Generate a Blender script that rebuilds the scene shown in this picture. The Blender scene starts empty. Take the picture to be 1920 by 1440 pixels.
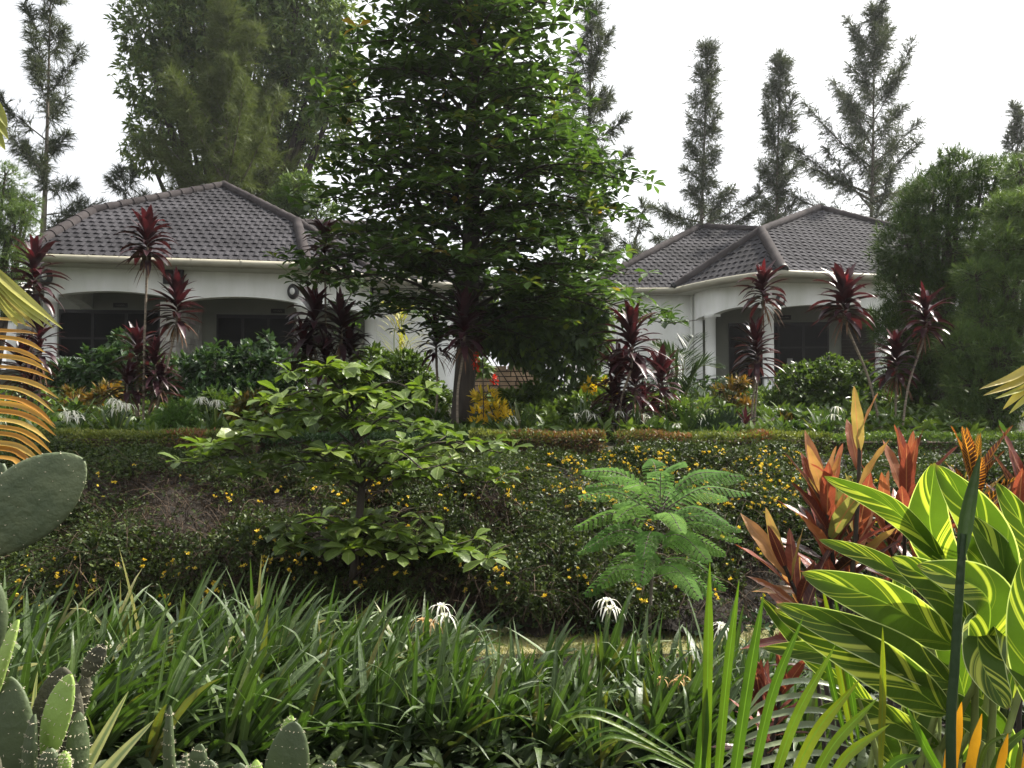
import bpy, bmesh, math
import numpy as np
from mathutils import Vector, Matrix
R = math.radians
SC = bpy.context.scene
COL = SC.collection

# ------------------------------------------------------------------ camera, world, sun, exposure
F = 1500.0                       # focal length in pixels of the 1920 x 1440 photograph
EYE = 1.6
PITCH = math.atan(40.0 / F)
cam_d = bpy.data.cameras.new("camera")
cam = bpy.data.objects.new("camera", cam_d)
COL.objects.link(cam)
cam_d.sensor_width = 36.0
cam_d.lens = 36.0 * F / 1920.0
cam_d.clip_start = 0.05
cam_d.clip_end = 2000.0
cam.location = (0, 0, EYE)
cam.rotation_euler = (math.pi / 2 + PITCH, 0, 0)
SC.camera = cam

SUN_AZ, SUN_EL = R(55), R(50)    # to the right of the view direction, above the horizon
world = bpy.data.worlds.new("World")
SC.world = world
world.use_nodes = True
wn, wl = world.node_tree.nodes, world.node_tree.links
wn.clear()
w_out = wn.new("ShaderNodeOutputWorld")
w_bg = wn.new("ShaderNodeBackground")
w_hs = wn.new("ShaderNodeHueSaturation")
w_sky = wn.new("ShaderNodeTexSky")
w_sky.sky_type = 'NISHITA'
w_sky.sun_disc = False
w_sky.sun_elevation = SUN_EL
w_sky.sun_rotation = SUN_AZ
w_sky.air_density = 1.0
w_sky.dust_density = 6.0
w_sky.ozone_density = 1.0
w_hs.inputs["Saturation"].default_value = 0.18
w_bg.inputs["Strength"].default_value = 0.12
wl.new(w_sky.outputs[0], w_hs.inputs["Color"])
w_cl = wn.new("ShaderNodeMix"); w_cl.data_type = 'RGBA'      # thin bright cloud cover over the whole sky
w_cl.inputs[0].default_value = 0.4
w_cl.inputs[7].default_value = (6.6, 6.75, 6.9, 1)
wl.new(w_hs.outputs[0], w_cl.inputs[6]); wl.new(w_cl.outputs[2], w_bg.inputs["Color"])
wl.new(w_bg.outputs[0], w_out.inputs[0])

sun_d = bpy.data.lights.new("sun", 'SUN')
sun = bpy.data.objects.new("sun", sun_d)
COL.objects.link(sun)
sun_d.energy = 5.0
sun_d.angle = R(0.8)
sun_d.color = (1.0, 0.94, 0.84)
to_sun = Vector((math.sin(SUN_AZ) * math.cos(SUN_EL), math.cos(SUN_AZ) * math.cos(SUN_EL), math.sin(SUN_EL)))
sun.rotation_euler = (-to_sun).to_track_quat('-Z', 'Y').to_euler()
sun.location = (20, 20, 30)
SC.view_settings.view_transform = 'Standard'
SC.view_settings.look = 'None'
SC.view_settings.exposure = 1.2
SC.view_settings.gamma = 1.0
SC.cycles.max_bounces = 6
SC.cycles.diffuse_bounces = 3
SC.cycles.glossy_bounces = 2
SC.cycles.transmission_bounces = 4
SC.cycles.transparent_max_bounces = 4

# ------------------------------------------------------------------ measuring helpers
CP, SP = math.cos(PITCH), math.sin(PITCH)
def ray(px, py):
    a, b = (px - 960) / F, (720 - py) / F
    return np.array([a, CP - b * SP, SP + b * CP])
def P(px, py, d):
    r = ray(px, py)
    return np.array([0, 0, EYE]) + r * (d / r[1])
def Pz(px, py, z):
    r = ray(px, py)
    return np.array([0, 0, EYE]) + r * ((z - EYE) / r[2])
def Ppl(px, py, p0, n):
    r = ray(px, py)
    o = np.array([0, 0, EYE])
    return o + r * (np.dot(np.array(p0) - o, n) / np.dot(r, n))
def sstep(a, b, x):
    t = np.clip((x - a) / (b - a), 0, 1)
    return t * t * (3 - 2 * t)
def gz(x, y):
    y = np.asarray(y, float)
    bank = 1.09 * np.clip((y - 5.65) / 2.3, 0, 1) ** 0.8
    return bank + np.clip((y - 8.0) / 9.5, 0, 1) * 0.79
def nrm(v):
    v = np.asarray(v, float)
    return v / np.maximum(np.linalg.norm(v, axis=-1, keepdims=True), 1e-9)

# ------------------------------------------------------------------ mesh builder
class MB:
    def __init__(s):
        s.v, s.f, s.uv, s.t, s.m, s.n = [], [], [], [], [], 0
    def add(s, v, f, uv=None, t=None, m=0):
        v = np.asarray(v, float).reshape(-1, 3)
        f = np.asarray(f, int).reshape(-1, 4) + s.n
        s.v.append(v); s.f.append(f)
        s.uv.append(np.zeros((len(v), 2)) if uv is None else np.asarray(uv, float).reshape(-1, 2))
        tt = np.zeros(len(v)) if t is None else np.broadcast_to(np.asarray(t, float), (len(v),))
        s.t.append(tt)
        s.m.append(np.full(len(f), m, int))
        s.n += len(v)
        return s
ORG = {}
def make(name, mb, mats, parent=None, smooth=True, origin=None):
    v = np.concatenate(mb.v); f = np.concatenate(mb.f)
    uv = np.concatenate(mb.uv); t = np.concatenate(mb.t); mi = np.concatenate(mb.m)
    org = ORG[parent.name] if parent else np.zeros(3) if origin is None else np.array(origin, float)
    me = bpy.data.meshes.new(name)
    # quads whose last two indices repeat are triangles
    tri = f[:, 2] == f[:, 3]
    cnt = np.where(tri, 3, 4)
    start = np.concatenate([[0], np.cumsum(cnt)[:-1]])
    mask = np.ones_like(f, bool); mask[tri, 3] = False
    loops = f[mask]
    me.vertices.add(len(v)); me.loops.add(len(loops)); me.polygons.add(len(f))
    me.vertices.foreach_set("co", (v - org).astype(np.float32).ravel())
    me.loops.foreach_set("vertex_index", loops.astype(np.int32))
    me.polygons.foreach_set("loop_start", start.astype(np.int32))
    me.polygons.foreach_set("material_index", mi.astype(np.int32))
    me.polygons.foreach_set("use_smooth", np.full(len(f), smooth))
    ul = me.uv_layers.new(name="UVMap")
    ul.data.foreach_set("uv", uv[loops].astype(np.float32).ravel())
    at = me.attributes.new("tint", 'FLOAT', 'POINT')
    at.data.foreach_set("value", t.astype(np.float32))
    me.update(calc_edges=True)
    for m in (mats if isinstance(mats, (list, tuple)) else [mats]):
        me.materials.append(m)
    o = bpy.data.objects.new(name, me)
    COL.objects.link(o)
    if parent:
        o.parent = parent
    else:
        o.location = org
    ORG[o.name] = org
    return o
def tag(o, label, cat, group=None, kind=None):
    o["label"] = label; o["category"] = cat
    if group: o["group"] = group
    if kind: o["kind"] = kind
    return o
def thing(name, label, cat, loc, group=None):
    e = bpy.data.objects.new(name, None)
    COL.objects.link(e)
    e.empty_display_size = 0.1
    e.location = tuple(float(c) for c in loc)
    ORG[e.name] = np.array(loc, float)
    return tag(e, label, cat, group)

# width profiles along a leaf
def lance(t): return np.sin(np.pi * np.clip(t, 0, 1) ** 0.8) ** 0.8 * 0.98 + 0.02
def strap(t): return np.clip(np.minimum(1, (1 - t) / 0.35), 0.02, 1) ** 0.8 * (0.75 + 0.25 * np.minimum(1, t / 0.3))
def obov(t): return np.clip(np.sin(np.pi * np.clip(t, 0, 1) ** 1.7) ** 0.7, 0.06, 1)
def oval(t): return np.clip(np.sin(np.pi * t) ** 0.7, 0.04, 1)
def needle(t): return np.clip(1 - t, 0.15, 1)

def leaves(mb, pos, D, N, L, W, prof=lance, segs=3, droop=0.3, fold=0.25, across=2, t=None, m=0, rng=None):
    pos = np.asarray(pos, float).reshape(-1, 3); n = len(pos)
    if n == 0: return
    D = nrm(np.broadcast_to(np.asarray(D, float), (n, 3)))
    N = np.broadcast_to(np.asarray(N, float), (n, 3))
    L = np.broadcast_to(np.asarray(L, float), (n,)); W = np.broadcast_to(np.asarray(W, float), (n,))
    droop = np.broadcast_to(np.asarray(droop, float), (n,))
    t = np.zeros(n) if t is None else np.broadcast_to(np.asarray(t, float), (n,))
    side = nrm(np.cross(D, N) + 1e-6)
    C = pos.copy(); rows = []; uvs = []
    for k in range(segs + 1):
        tk = k / segs
        Dk = nrm(D + (droop * tk)[:, None] * np.array([0, 0, -1.0]))
        Nk = nrm(np.cross(side, Dk))
        w = (W * prof(np.array(tk)))[:, None] / 2
        if across == 1:
            rows.append(np.stack([C - side * w, C + side * w], 1)); us = [-1, 1]
        else:
            us = np.linspace(-1, 1, across + 1)
            rows.append(np.stack([C + side * w * u + Nk * w * fold * abs(u) for u in us], 1))
        uvs.append(np.stack([np.array(us, float), np.full(len(us), tk)], 1))
        C = C + Dk * (L / segs)[:, None]
    V = np.stack(rows, 1)                      # n, segs+1, a, 3
    a = V.shape[2]
    U = np.broadcast_to(np.stack(uvs, 0)[None], (n, segs + 1, a, 2))
    idx = np.arange(n * (segs + 1) * a).reshape(n, segs + 1, a)
    f = np.stack([idx[:, :-1, :-1], idx[:, :-1, 1:], idx[:, 1:, 1:], idx[:, 1:, :-1]], -1)
    mb.add(V, f, U, np.repeat(t, (segs + 1) * a), m)

def curve_pts(pts, n):
    """smooth curve through a few points"""
    pts = np.asarray(pts, float)
    if len(pts) == 2:
        s = np.linspace(0, 1, n)[:, None]
        return pts[0] * (1 - s) + pts[1] * s
    p = np.vstack([2 * pts[0] - pts[1], pts, 2 * pts[-1] - pts[-2]])
    out = []
    for s in np.linspace(0, len(pts) - 1 - 1e-6, n):
        i = int(s); u = s - i
        a, b, c, d = p[i], p[i + 1], p[i + 2], p[i + 3]
        out.append(0.5 * (2 * b + (c - a) * u + (2 * a - 5 * b + 4 * c - d) * u * u + (3 * b - a - 3 * c + d) * u ** 3))
    return np.array(out)
def blade(mb, pts, W, N, prof=lance, n=12, across=4, fold=0.15, cup=0.0, wave=0.0, t=0.0, m=0):
    """one long leaf along a curve, its face turned to N"""
    C = curve_pts(pts, n + 1); T = nrm(np.gradient(C, axis=0))
    N = np.broadcast_to(np.asarray(N, float), (n + 1, 3))
    side = nrm(np.cross(T, N)); Nk = nrm(np.cross(side, T))
    us = np.linspace(-1, 1, across + 1); tt = np.linspace(0, 1, n + 1)
    w = W / 2 * prof(tt)
    V = np.empty((n + 1, across + 1, 3)); U = np.empty((n + 1, across + 1, 2))
    for j, u in enumerate(us):
        h = w * (fold * abs(u) + cup * u * u) + wave * W * np.sin(tt * 17 + u * 1.5) * u * u
        V[:, j] = C + side * (w * u)[:, None] + Nk * h[:, None]
        U[:, j, 0] = u; U[:, j, 1] = tt
    idx = np.arange((n + 1) * (across + 1)).reshape(n + 1, across + 1)
    f = np.stack([idx[:-1, :-1], idx[:-1, 1:], idx[1:, 1:], idx[1:, :-1]], -1)
    mb.add(V, f, U, t, m)
def tube(mb, pts, radii, sides=7, n=None, m=0, t=0.0, cap=False):
    C = curve_pts(pts, n) if n else np.asarray(pts, float)
    k = len(C)
    r = np.interp(np.linspace(0, 1, k), np.linspace(0, 1, len(np.atleast_1d(radii))), np.atleast_1d(radii))
    T = nrm(np.gradient(C, axis=0))
    ref = np.where(np.abs(T[:, 2:3]) > 0.9, np.array([[1.0, 0, 0]]), np.array([[0, 0, 1.0]]))
    A = nrm(np.cross(T, ref)); B = np.cross(T, A)
    ang = np.linspace(0, 2 * np.pi, sides, endpoint=False)
    V = C[:, None] + r[:, None, None] * (A[:, None] * np.cos(ang)[None, :, None] + B[:, None] * np.sin(ang)[None, :, None])
    ln = np.concatenate([[0], np.cumsum(np.linalg.norm(np.diff(C, axis=0), axis=1))])
    U = np.stack(np.broadcast_arrays(ang[None] / 6.283, ln[:, None]), -1)
    idx = np.arange(k * sides).reshape(k, sides); nx = np.roll(idx, -1, 1)
    f = np.stack([idx[:-1], nx[:-1], nx[1:], idx[1:]], -1)
    mb.add(V, f, U, t, m)
    if cap:
        for q in (0, k - 1):
            mb.add(np.vstack([V[q], C[q:q + 1]]), [[i, (i + 1) % sides, sides, sides] for i in range(sides)], None, t, m)
def tubes(mb, A, B, r0, r1, m=0, sides=4):
    """many straight thin twigs at once"""
    A = np.asarray(A, float).reshape(-1, 3); B = np.asarray(B, float).reshape(-1, 3); n = len(A)
    if not n: return
    T = nrm(B - A); ref = np.where(np.abs(T[:, 2:3]) > 0.9, [[1.0, 0, 0]], [[0, 0, 1.0]])
    X = nrm(np.cross(T, ref)); Y = np.cross(T, X)
    ang = np.linspace(0, 2 * np.pi, sides, endpoint=False)
    ring = X[:, None] * np.cos(ang)[None, :, None] + Y[:, None] * np.sin(ang)[None, :, None]
    r0 = np.broadcast_to(r0, (n,)); r1 = np.broadcast_to(r1, (n,))
    V = np.stack([A[:, None] + ring * r0[:, None, None], B[:, None] + ring * r1[:, None, None]], 1)
    idx = np.arange(n * 2 * sides).reshape(n, 2, sides); nx = np.roll(idx, -1, 2)
    f = np.stack([idx[:, 0], nx[:, 0], nx[:, 1], idx[:, 1]], -1)
    mb.add(V, f, None, 0, m)
BOXF = [[0, 1, 3, 2], [4, 6, 7, 5], [0, 4, 5, 1], [2, 3, 7, 6], [0, 2, 6, 4], [1, 5, 7, 3]]
def hexa(mb, c, m=0, t=0.0):
    mb.add(c, BOXF, None, t, m)
def box(mb, lo, hi, m=0, t=0.0):
    hexa(mb, [[x, y, z] for x in (lo[0], hi[0]) for y in (lo[1], hi[1]) for z in (lo[2], hi[2])], m, t)
def slab(mb, a, b, z0, z1, th, m=0, t=0.0):
    """upright slab from plan point a to b, thickness th away from the camera side"""
    a = np.array(a[:2], float); b = np.array(b[:2], float); d = nrm(b - a); q = np.array([-d[1], d[0]]) * th
    hexa(mb, [[p[0], p[1], z] for p in (a, b) for z in (z0, z1)][:0] or
         [[*(a), z0], [*(a), z1], [*(a + q), z0], [*(a + q), z1], [*(b), z0], [*(b), z1], [*(b + q), z0], [*(b + q), z1]], m, t)

# ------------------------------------------------------------------ materials
def mat(name):
    m = bpy.data.materials.new(name); m.use_nodes = True
    nt = m.node_tree; nt.nodes.clear()
    return m, nt.nodes, nt.links
def ramp(nodes, cols):
    r = nodes.new("ShaderNodeValToRGB")
    el = r.color_ramp.elements
    while len(el) < len(cols): el.new(0.5)
    for i, c in enumerate(cols):
        el[i].position = i / max(1, len(cols) - 1); el[i].color = (*c, 1)
    return r
def leafmat(name, cols, trans=0.35, rough=0.45, spec=0.35, tcol=(1.25, 1.3, 0.55), rib=None, ribw=0.12, veins=0.0,
            stripes=None, tip=None, tip0=0.80, noise=0.25, nscale=9.0, g=0.66):
    cols = [tuple(x * g for x in c) for c in cols]; spec = spec * 0.65
    m, n, l = mat(name)
    out = n.new("ShaderNodeOutputMaterial")
    at = n.new("ShaderNodeAttribute"); at.attribute_name = "tint"
    r = ramp(n, cols); l.new(at.outputs["Fac"], r.inputs[0])
    col = r.outputs[0]
    tc = n.new("ShaderNodeTexCoord")
    nz = n.new("ShaderNodeTexNoise"); nz.inputs["Scale"].default_value = nscale; nz.inputs["Detail"].default_value = 3
    l.new(tc.outputs["Object"], nz.inputs["Vector"])
    mx = n.new("ShaderNodeMix"); mx.data_type = 'RGBA'; mx.blend_type = 'MULTIPLY'
    mr = n.new("ShaderNodeMapRange"); mr.inputs[1].default_value = 0.3; mr.inputs[2].default_value = 0.7
    mr.inputs[3].default_value = 1 - noise; mr.inputs[4].default_value = 1 + noise
    l.new(nz.outputs[0], mr.inputs[0])
    mx.inputs[0].default_value = 1.0
    l.new(col, mx.inputs[6]); l.new(mr.outputs[0], mx.inputs[7]); col = mx.outputs[2]
    def mth(op, a, b=None):
        q = n.new("ShaderNodeMath"); q.operation = op
        for i, x in enumerate((a, b)):
            if x is None: continue
            if isinstance(x, (int, float)): q.inputs[i].default_value = x
            else: l.new(x, q.inputs[i])
        return q.outputs[0]
    def mix(fac, a, cb):
        q = n.new("ShaderNodeMix"); q.data_type = 'RGBA'
        l.new(fac, q.inputs[0]); l.new(a, q.inputs[6])
        if isinstance(cb, tuple): q.inputs[7].default_value = (*cb, 1)
        else: l.new(cb, q.inputs[7])
        return q.outputs[2]
    if rib or stripes or tip:
        uv = n.new("ShaderNodeUVMap"); uv.uv_map = "UVMap"
        sx = n.new("ShaderNodeSeparateXYZ"); l.new(uv.outputs[0], sx.inputs[0])
        u, v = sx.outputs[0], sx.outputs[1]
        au = mth('ABSOLUTE', u)
    if stripes:
        q = mth('SUBTRACT', mth('MULTIPLY', v, 5.5), mth('MULTIPLY', au, 1.5))
        cx = n.new("ShaderNodeCombineXYZ")
        l.new(mth('MULTIPLY', q, 1.9), cx.inputs[0]); l.new(mth('MULTIPLY', mth('SIGN', u), 3.3), cx.inputs[1])
        l.new(mth('MULTIPLY', at.outputs["Fac"], 37.0), cx.inputs[2])
        n2 = n.new("ShaderNodeTexNoise"); n2.inputs["Scale"].default_value = 1.0; n2.inputs["Detail"].default_value = 2.5
        n2.inputs["Roughness"].default_value = 0.65
        l.new(cx.outputs[0], n2.inputs["Vector"])
        sr = n.new("ShaderNodeMapRange"); sr.inputs[1].default_value = 0.55; sr.inputs[2].default_value = 0.615
        l.new(n2.outputs[0], sr.inputs[0])
        col = mix(sr.outputs[0], col, stripes)
        er = n.new("ShaderNodeMapRange"); er.inputs[1].default_value = 0.93; er.inputs[2].default_value = 0.97
        l.new(au, er.inputs[0]); col = mix(er.outputs[0], col, (0.55, 0.6, 0.3))
    if veins and rib:
        wv = mth('SINE', mth('SUBTRACT', mth('MULTIPLY', v, 95.0), mth('MULTIPLY', au, 9.0)))
        vr = n.new("ShaderNodeMapRange"); vr.inputs[1].default_value = 0.55; vr.inputs[2].default_value = 1.0
        vr.inputs[4].default_value = veins; l.new(wv, vr.inputs[0]); col = mix(vr.outputs[0], col, rib)
    if rib:
        rr = n.new("ShaderNodeMapRange"); rr.inputs[1].default_value = ribw; rr.inputs[2].default_value = ribw * 0.4
        l.new(au, rr.inputs[0]); col = mix(rr.outputs[0], col, rib)
    if tip:
        tr = n.new("ShaderNodeMapRange"); tr.inputs[1].default_value = tip0; tr.inputs[2].default_value = 1.0
        l.new(v, tr.inputs[0]); col = mix(tr.outputs[0], col, tip)
    p = n.new("ShaderNodeBsdfPrincipled")
    p.inputs["Roughness"].default_value = rough
    p.inputs["Specular IOR Level"].default_value = spec
    l.new(col, p.inputs["Base Color"])
    bp = n.new("ShaderNodeBump"); bp.inputs["Strength"].default_value = 0.25; bp.inputs["Distance"].default_value = 0.01
    nb = n.new("ShaderNodeTexNoise"); nb.inputs["Scale"].default_value = 60
    l.new(tc.outputs["Object"], nb.inputs["Vector"]); l.new(nb.outputs[0], bp.inputs["Height"]); l.new(bp.outputs[0], p.inputs["Normal"])
    if trans > 0:
        tm = n.new("ShaderNodeMix"); tm.data_type = 'RGBA'; tm.blend_type = 'MULTIPLY'; tm.inputs[0].default_value = 1
        l.new(col, tm.inputs[6]); tm.inputs[7].default_value = (*tcol, 1)
        tb = n.new("ShaderNodeBsdfTranslucent"); l.new(tm.outputs[2], tb.inputs["Color"])
        ms = n.new("ShaderNodeMixShader"); ms.inputs[0].default_value = trans
        l.new(p.outputs[0], ms.inputs[1]); l.new(tb.outputs[0], ms.inputs[2]); l.new(ms.outputs[0], out.inputs[0])
    else:
        l.new(p.outputs[0], out.inputs[0])
    return m
def solid(name, c1, c2=None, rough=0.7, scale=6.0, spec=0.3, bump=0.3, bscale=None, metal=0.0, detail=6, stretch=None, tint=False):
    m, n, l = mat(name)
    out = n.new("ShaderNodeOutputMaterial"); p = n.new("ShaderNodeBsdfPrincipled")
    tc = n.new("ShaderNodeTexCoord"); nz = n.new("ShaderNodeTexNoise")
    nz.inputs["Scale"].default_value = scale; nz.inputs["Detail"].default_value = detail
    vec = tc.outputs["Object"]
    if stretch:
        mp = n.new("ShaderNodeMapping"); mp.inputs["Scale"].default_value = stretch
        l.new(vec, mp.inputs["Vector"]); vec = mp.outputs[0]
    l.new(vec, nz.inputs["Vector"])
    c2 = c2 or tuple(x * 0.75 for x in c1)
    mr = n.new("ShaderNodeMapRange"); mr.inputs[1].default_value = 0.35; mr.inputs[2].default_value = 0.65
    l.new(nz.outputs[0], mr.inputs[0])
    r = ramp(n, [c1, c2]); l.new(mr.outputs[0], r.inputs[0])
    col = r.outputs[0]
    if tint:
        at = n.new("ShaderNodeAttribute"); at.attribute_name = "tint"
        mx = n.new("ShaderNodeMix"); mx.data_type = 'RGBA'; mx.blend_type = 'MULTIPLY'; mx.inputs[0].default_value = 1
        m2 = n.new("ShaderNodeMapRange"); m2.inputs[3].default_value = 0.75; m2.inputs[4].default_value = 1.25
        l.new(at.outputs["Fac"], m2.inputs[0]); l.new(col, mx.inputs[6]); l.new(m2.outputs[0], mx.inputs[7]); col = mx.outputs[2]
    l.new(col, p.inputs["Base Color"])
    p.inputs["Roughness"].default_value = rough; p.inputs["Specular IOR Level"].default_value = spec
    p.inputs["Metallic"].default_value = metal
    if bump:
        b = n.new("ShaderNodeBump"); b.inputs["Strength"].default_value = bump; b.inputs["Distance"].default_value = 0.02
        n2 = n.new("ShaderNodeTexNoise"); n2.inputs["Scale"].default_value = bscale or scale * 5; n2.inputs["Detail"].default_value = 5
        l.new(vec, n2.inputs["Vector"]); l.new(n2.outputs[0], b.inputs["Height"]); l.new(b.outputs[0], p.inputs["Normal"])
    l.new(p.outputs[0], out.inputs[0])
    return m

M = {}
M['bark'] = solid('bark', (0.060, 0.048, 0.038), (0.032, 0.026, 0.021), 0.9, 9, stretch=(1, 1, 0.25), bump=0.6)
M['bark_grey'] = solid('bark_grey', (0.17, 0.145, 0.12), (0.10, 0.085, 0.07), 0.9, 8, stretch=(1, 1, 0.3), bump=0.5)
M['cane'] = solid('cane', (0.26, 0.21, 0.155), (0.13, 0.105, 0.08), 0.85, 40, stretch=(0.2, 0.2, 1.6), bump=0.8, bscale=60)
M['twigs'] = leafmat('dry_runner', [(0.018, 0.012, 0.008), (0.040, 0.026, 0.018), (0.11, 0.078, 0.052)], 0.1, 0.8, 0.2, g=0.80)
M['twig'] = solid('twig', (0.10, 0.068, 0.045), (0.045, 0.032, 0.022), 0.9, 5, bump=0)
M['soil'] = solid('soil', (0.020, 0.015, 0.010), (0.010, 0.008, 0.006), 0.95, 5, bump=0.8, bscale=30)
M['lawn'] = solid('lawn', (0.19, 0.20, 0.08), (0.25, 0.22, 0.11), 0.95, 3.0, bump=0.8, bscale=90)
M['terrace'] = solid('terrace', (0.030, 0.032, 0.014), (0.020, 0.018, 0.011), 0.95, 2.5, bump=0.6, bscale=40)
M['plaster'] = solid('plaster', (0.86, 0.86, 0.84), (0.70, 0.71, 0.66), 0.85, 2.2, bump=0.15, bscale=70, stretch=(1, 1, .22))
M['porch'] = solid('shaded_porch_plaster', (0.24, 0.245, 0.20), (0.19, 0.195, 0.16), 0.85, 1.5, bump=0.15, bscale=70)  # white plaster darkened: the porch shade is put into this colour
M['cream'] = solid('gutter_cream', (0.33, 0.31, 0.235), (0.25, 0.235, 0.18), 0.6, 2.5, bump=0.05, stretch=(1, 1, 4))
M['soffit'] = solid('soffit', (0.50, 0.49, 0.42), (0.42, 0.41, 0.35), 0.8, 2)
M['tile'] = solid('roof_tile', (0.048, 0.046, 0.051), (0.026, 0.025, 0.028), 0.9, 0.9, spec=0.08, bump=0.35, bscale=120, tint=True)
M['cap'] = solid('ridge_tile', (0.055, 0.048, 0.048), (0.036, 0.031, 0.032), 0.9, 3, spec=0.08, bump=0.3, bscale=100, tint=True)
M['capend'] = solid('cap_end', (0.02, 0.02, 0.02), None, 0.6)
M['glass'] = solid('dark_glass', (0.004, 0.004, 0.004), (0.007, 0.007, 0.007), 0.4, 2, spec=0.03, bump=0)
M['frame'] = solid('door_frame', (0.012, 0.010, 0.009), None, 0.5, 5)
M['curtain'] = solid('curtain', (0.30, 0.30, 0.28), (0.2, 0.2, 0.19), 0.9, 3)
M['black'] = solid('black_metal', (0.015, 0.015, 0.016), (0.025, 0.025, 0.026), 0.45, 6, spec=0.5, bump=0.1)
M['lampglass'] = solid('lamp_glass', (0.75, 0.75, 0.72), (0.6, 0.6, 0.58), 0.15, 5, spec=0.7, bump=0)  # pale base colour holds the bright reflection on the glass
M['signpale'] = solid('sign_paint', (0.4, 0.38, 0.32), None, 0.6, 6)
M['stoneclad'] = solid('stone_cladding', (0.40, 0.385, 0.34), (0.25, 0.235, 0.21), 0.9, 4, bump=0.8, bscale=22, tint=True)
M['brownstone'] = solid('brown_stone', (0.33, 0.23, 0.15), (0.20, 0.14, 0.09), 0.9, 5, bump=0.8, bscale=25, tint=True)
M['mortar'] = solid('dark_joint', (0.035, 0.028, 0.022), None, 0.95, 5)
M['lampshade'] = solid('pale_lamp', (0.55, 0.57, 0.57), None, 0.4, 4)

M['casu'] = leafmat('casuarina_needles', [(0.045, 0.058, 0.040), (0.075, 0.090, 0.058)], 0.25, 0.6, 0.2, noise=0.15, g=1.00)
M['casu2'] = leafmat('casuarina_olive', [(0.062, 0.085, 0.030), (0.11, 0.135, 0.05)], 0.3, 0.6, 0.2, noise=0.2, g=1.00)
M['mango'] = leafmat('big_tree_leaf', [(0.042, 0.066, 0.022), (0.070, 0.105, 0.032), (0.115, 0.14, 0.042)], 0.25, 0.5, 0.3, g=1.70)
M['tierleaf'] = leafmat('tier_leaf', [(0.014, 0.027, 0.010), (0.024, 0.042, 0.014), (0.036, 0.062, 0.018), (0.055, 0.09, 0.024), (0.24, 0.13, 0.03)],
                        0.34, 0.46, 0.3, tcol=(1.45, 1.7, 0.6), rib=(0.10, 0.13, 0.05), ribw=0.08, g=1.40)
M['sapleaf'] = leafmat('sapling_leaf', [(0.065, 0.105, 0.026), (0.10, 0.155, 0.034), (0.14, 0.20, 0.042), (0.20, 0.235, 0.05)],
                       0.34, 0.38, 0.45, tcol=(1.3, 1.45, 0.45), rib=(0.20, 0.24, 0.10), ribw=0.09, veins=0.15, g=0.85)
M['vine'] = leafmat('vine_leaf', [(0.04, 0.062, 0.032), (0.06, 0.09, 0.036), (0.10, 0.15, 0.03)], 0.32, 0.4, 0.45, rib=(0.12, 0.16, 0.08), ribw=0.08, g=1.90)
M['shrub'] = leafmat('shrub_leaf', [(0.022, 0.048, 0.020), (0.035, 0.07, 0.024), (0.055, 0.10, 0.03)], 0.28, 0.38, 0.45, g=1.00)
M['shrub2'] = leafmat('bright_shrub_leaf', [(0.045, 0.085, 0.022), (0.08, 0.13, 0.03), (0.13, 0.19, 0.04)], 0.32, 0.4, 0.4, g=0.85)
M['conifer'] = leafmat('conifer_leaf', [(0.035, 0.07, 0.016), (0.06, 0.115, 0.022)], 0.25, 0.6, 0.2, g=1.50)
M['podo'] = leafmat('feathery_leaf', [(0.03, 0.056, 0.018), (0.05, 0.085, 0.024), (0.085, 0.12, 0.036)], 0.3, 0.5, 0.3, g=1.15)
M['podo2'] = leafmat('feathery_pale_leaf', [(0.055, 0.088, 0.032), (0.08, 0.125, 0.042), (0.13, 0.175, 0.055)], 0.3, 0.5, 0.3, g=1.15)
M['cordy'] = leafmat('cordyline_leaf', [(0.024, 0.014, 0.016), (0.036, 0.015, 0.019), (0.06, 0.018, 0.024), (0.15, 0.028, 0.032)],
                     0.24, 0.36, 0.5, tcol=(1.5, 0.65, 0.6), g=1.05)
M['cordyred'] = leafmat('cordyline_red', [(0.07, 0.018, 0.018), (0.17, 0.035, 0.025), (0.28, 0.06, 0.03)], 0.34, 0.33, 0.5, tcol=(1.7, 0.7, 0.45), g=0.95)
M['deadleaf'] = leafmat('dry_leaf', [(0.10, 0.055, 0.035), (0.16, 0.09, 0.055)], 0.1, 0.8, 0.2, g=0.90)
M['ground'] = leafmat('groundcover_leaf', [(0.022, 0.036, 0.010), (0.042, 0.064, 0.016), (0.090, 0.120, 0.026)], 0.25, 0.5, 0.35, g=1.00)
M['yellow'] = leafmat('yellow_petal', [(0.80, 0.60, 0.06), (0.88, 0.72, 0.14)], 0.2, 0.6, 0.2, tcol=(1.1, 1.0, 0.5), noise=0.1, g=1.00)
M['hedge'] = leafmat('hedge_leaf', [(0.04, 0.06, 0.018), (0.08, 0.10, 0.025), (0.14, 0.155, 0.035)], 0.28, 0.5, 0.3, g=1.30)
M['hedgered'] = leafmat('hedge_red_leaf', [(0.055, 0.055, 0.02), (0.12, 0.07, 0.03), (0.20, 0.075, 0.04)], 0.28, 0.5, 0.3, g=1.20)
M['lily'] = leafmat('lily_leaf', [(0.048, 0.090, 0.020), (0.070, 0.122, 0.026), (0.110, 0.168, 0.038), (0.21, 0.20, 0.05)],
                    0.24, 0.50, 0.8, tcol=(1.2, 1.5, 0.45), rib=(0.10, 0.15, 0.06), ribw=0.10, g=0.60)
M['petal'] = leafmat('white_petal', [(0.80, 0.80, 0.74), (0.72, 0.70, 0.56)], 0.35, 0.5, 0.3, tcol=(1, 1, 0.9), noise=0.05, g=1.00)
M['wilt'] = leafmat('wilted_petal', [(0.42, 0.27, 0.13), (0.60, 0.45, 0.22)], 0.3, 0.7, 0.2, tcol=(1.1, 0.9, 0.6), g=1.00)
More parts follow.
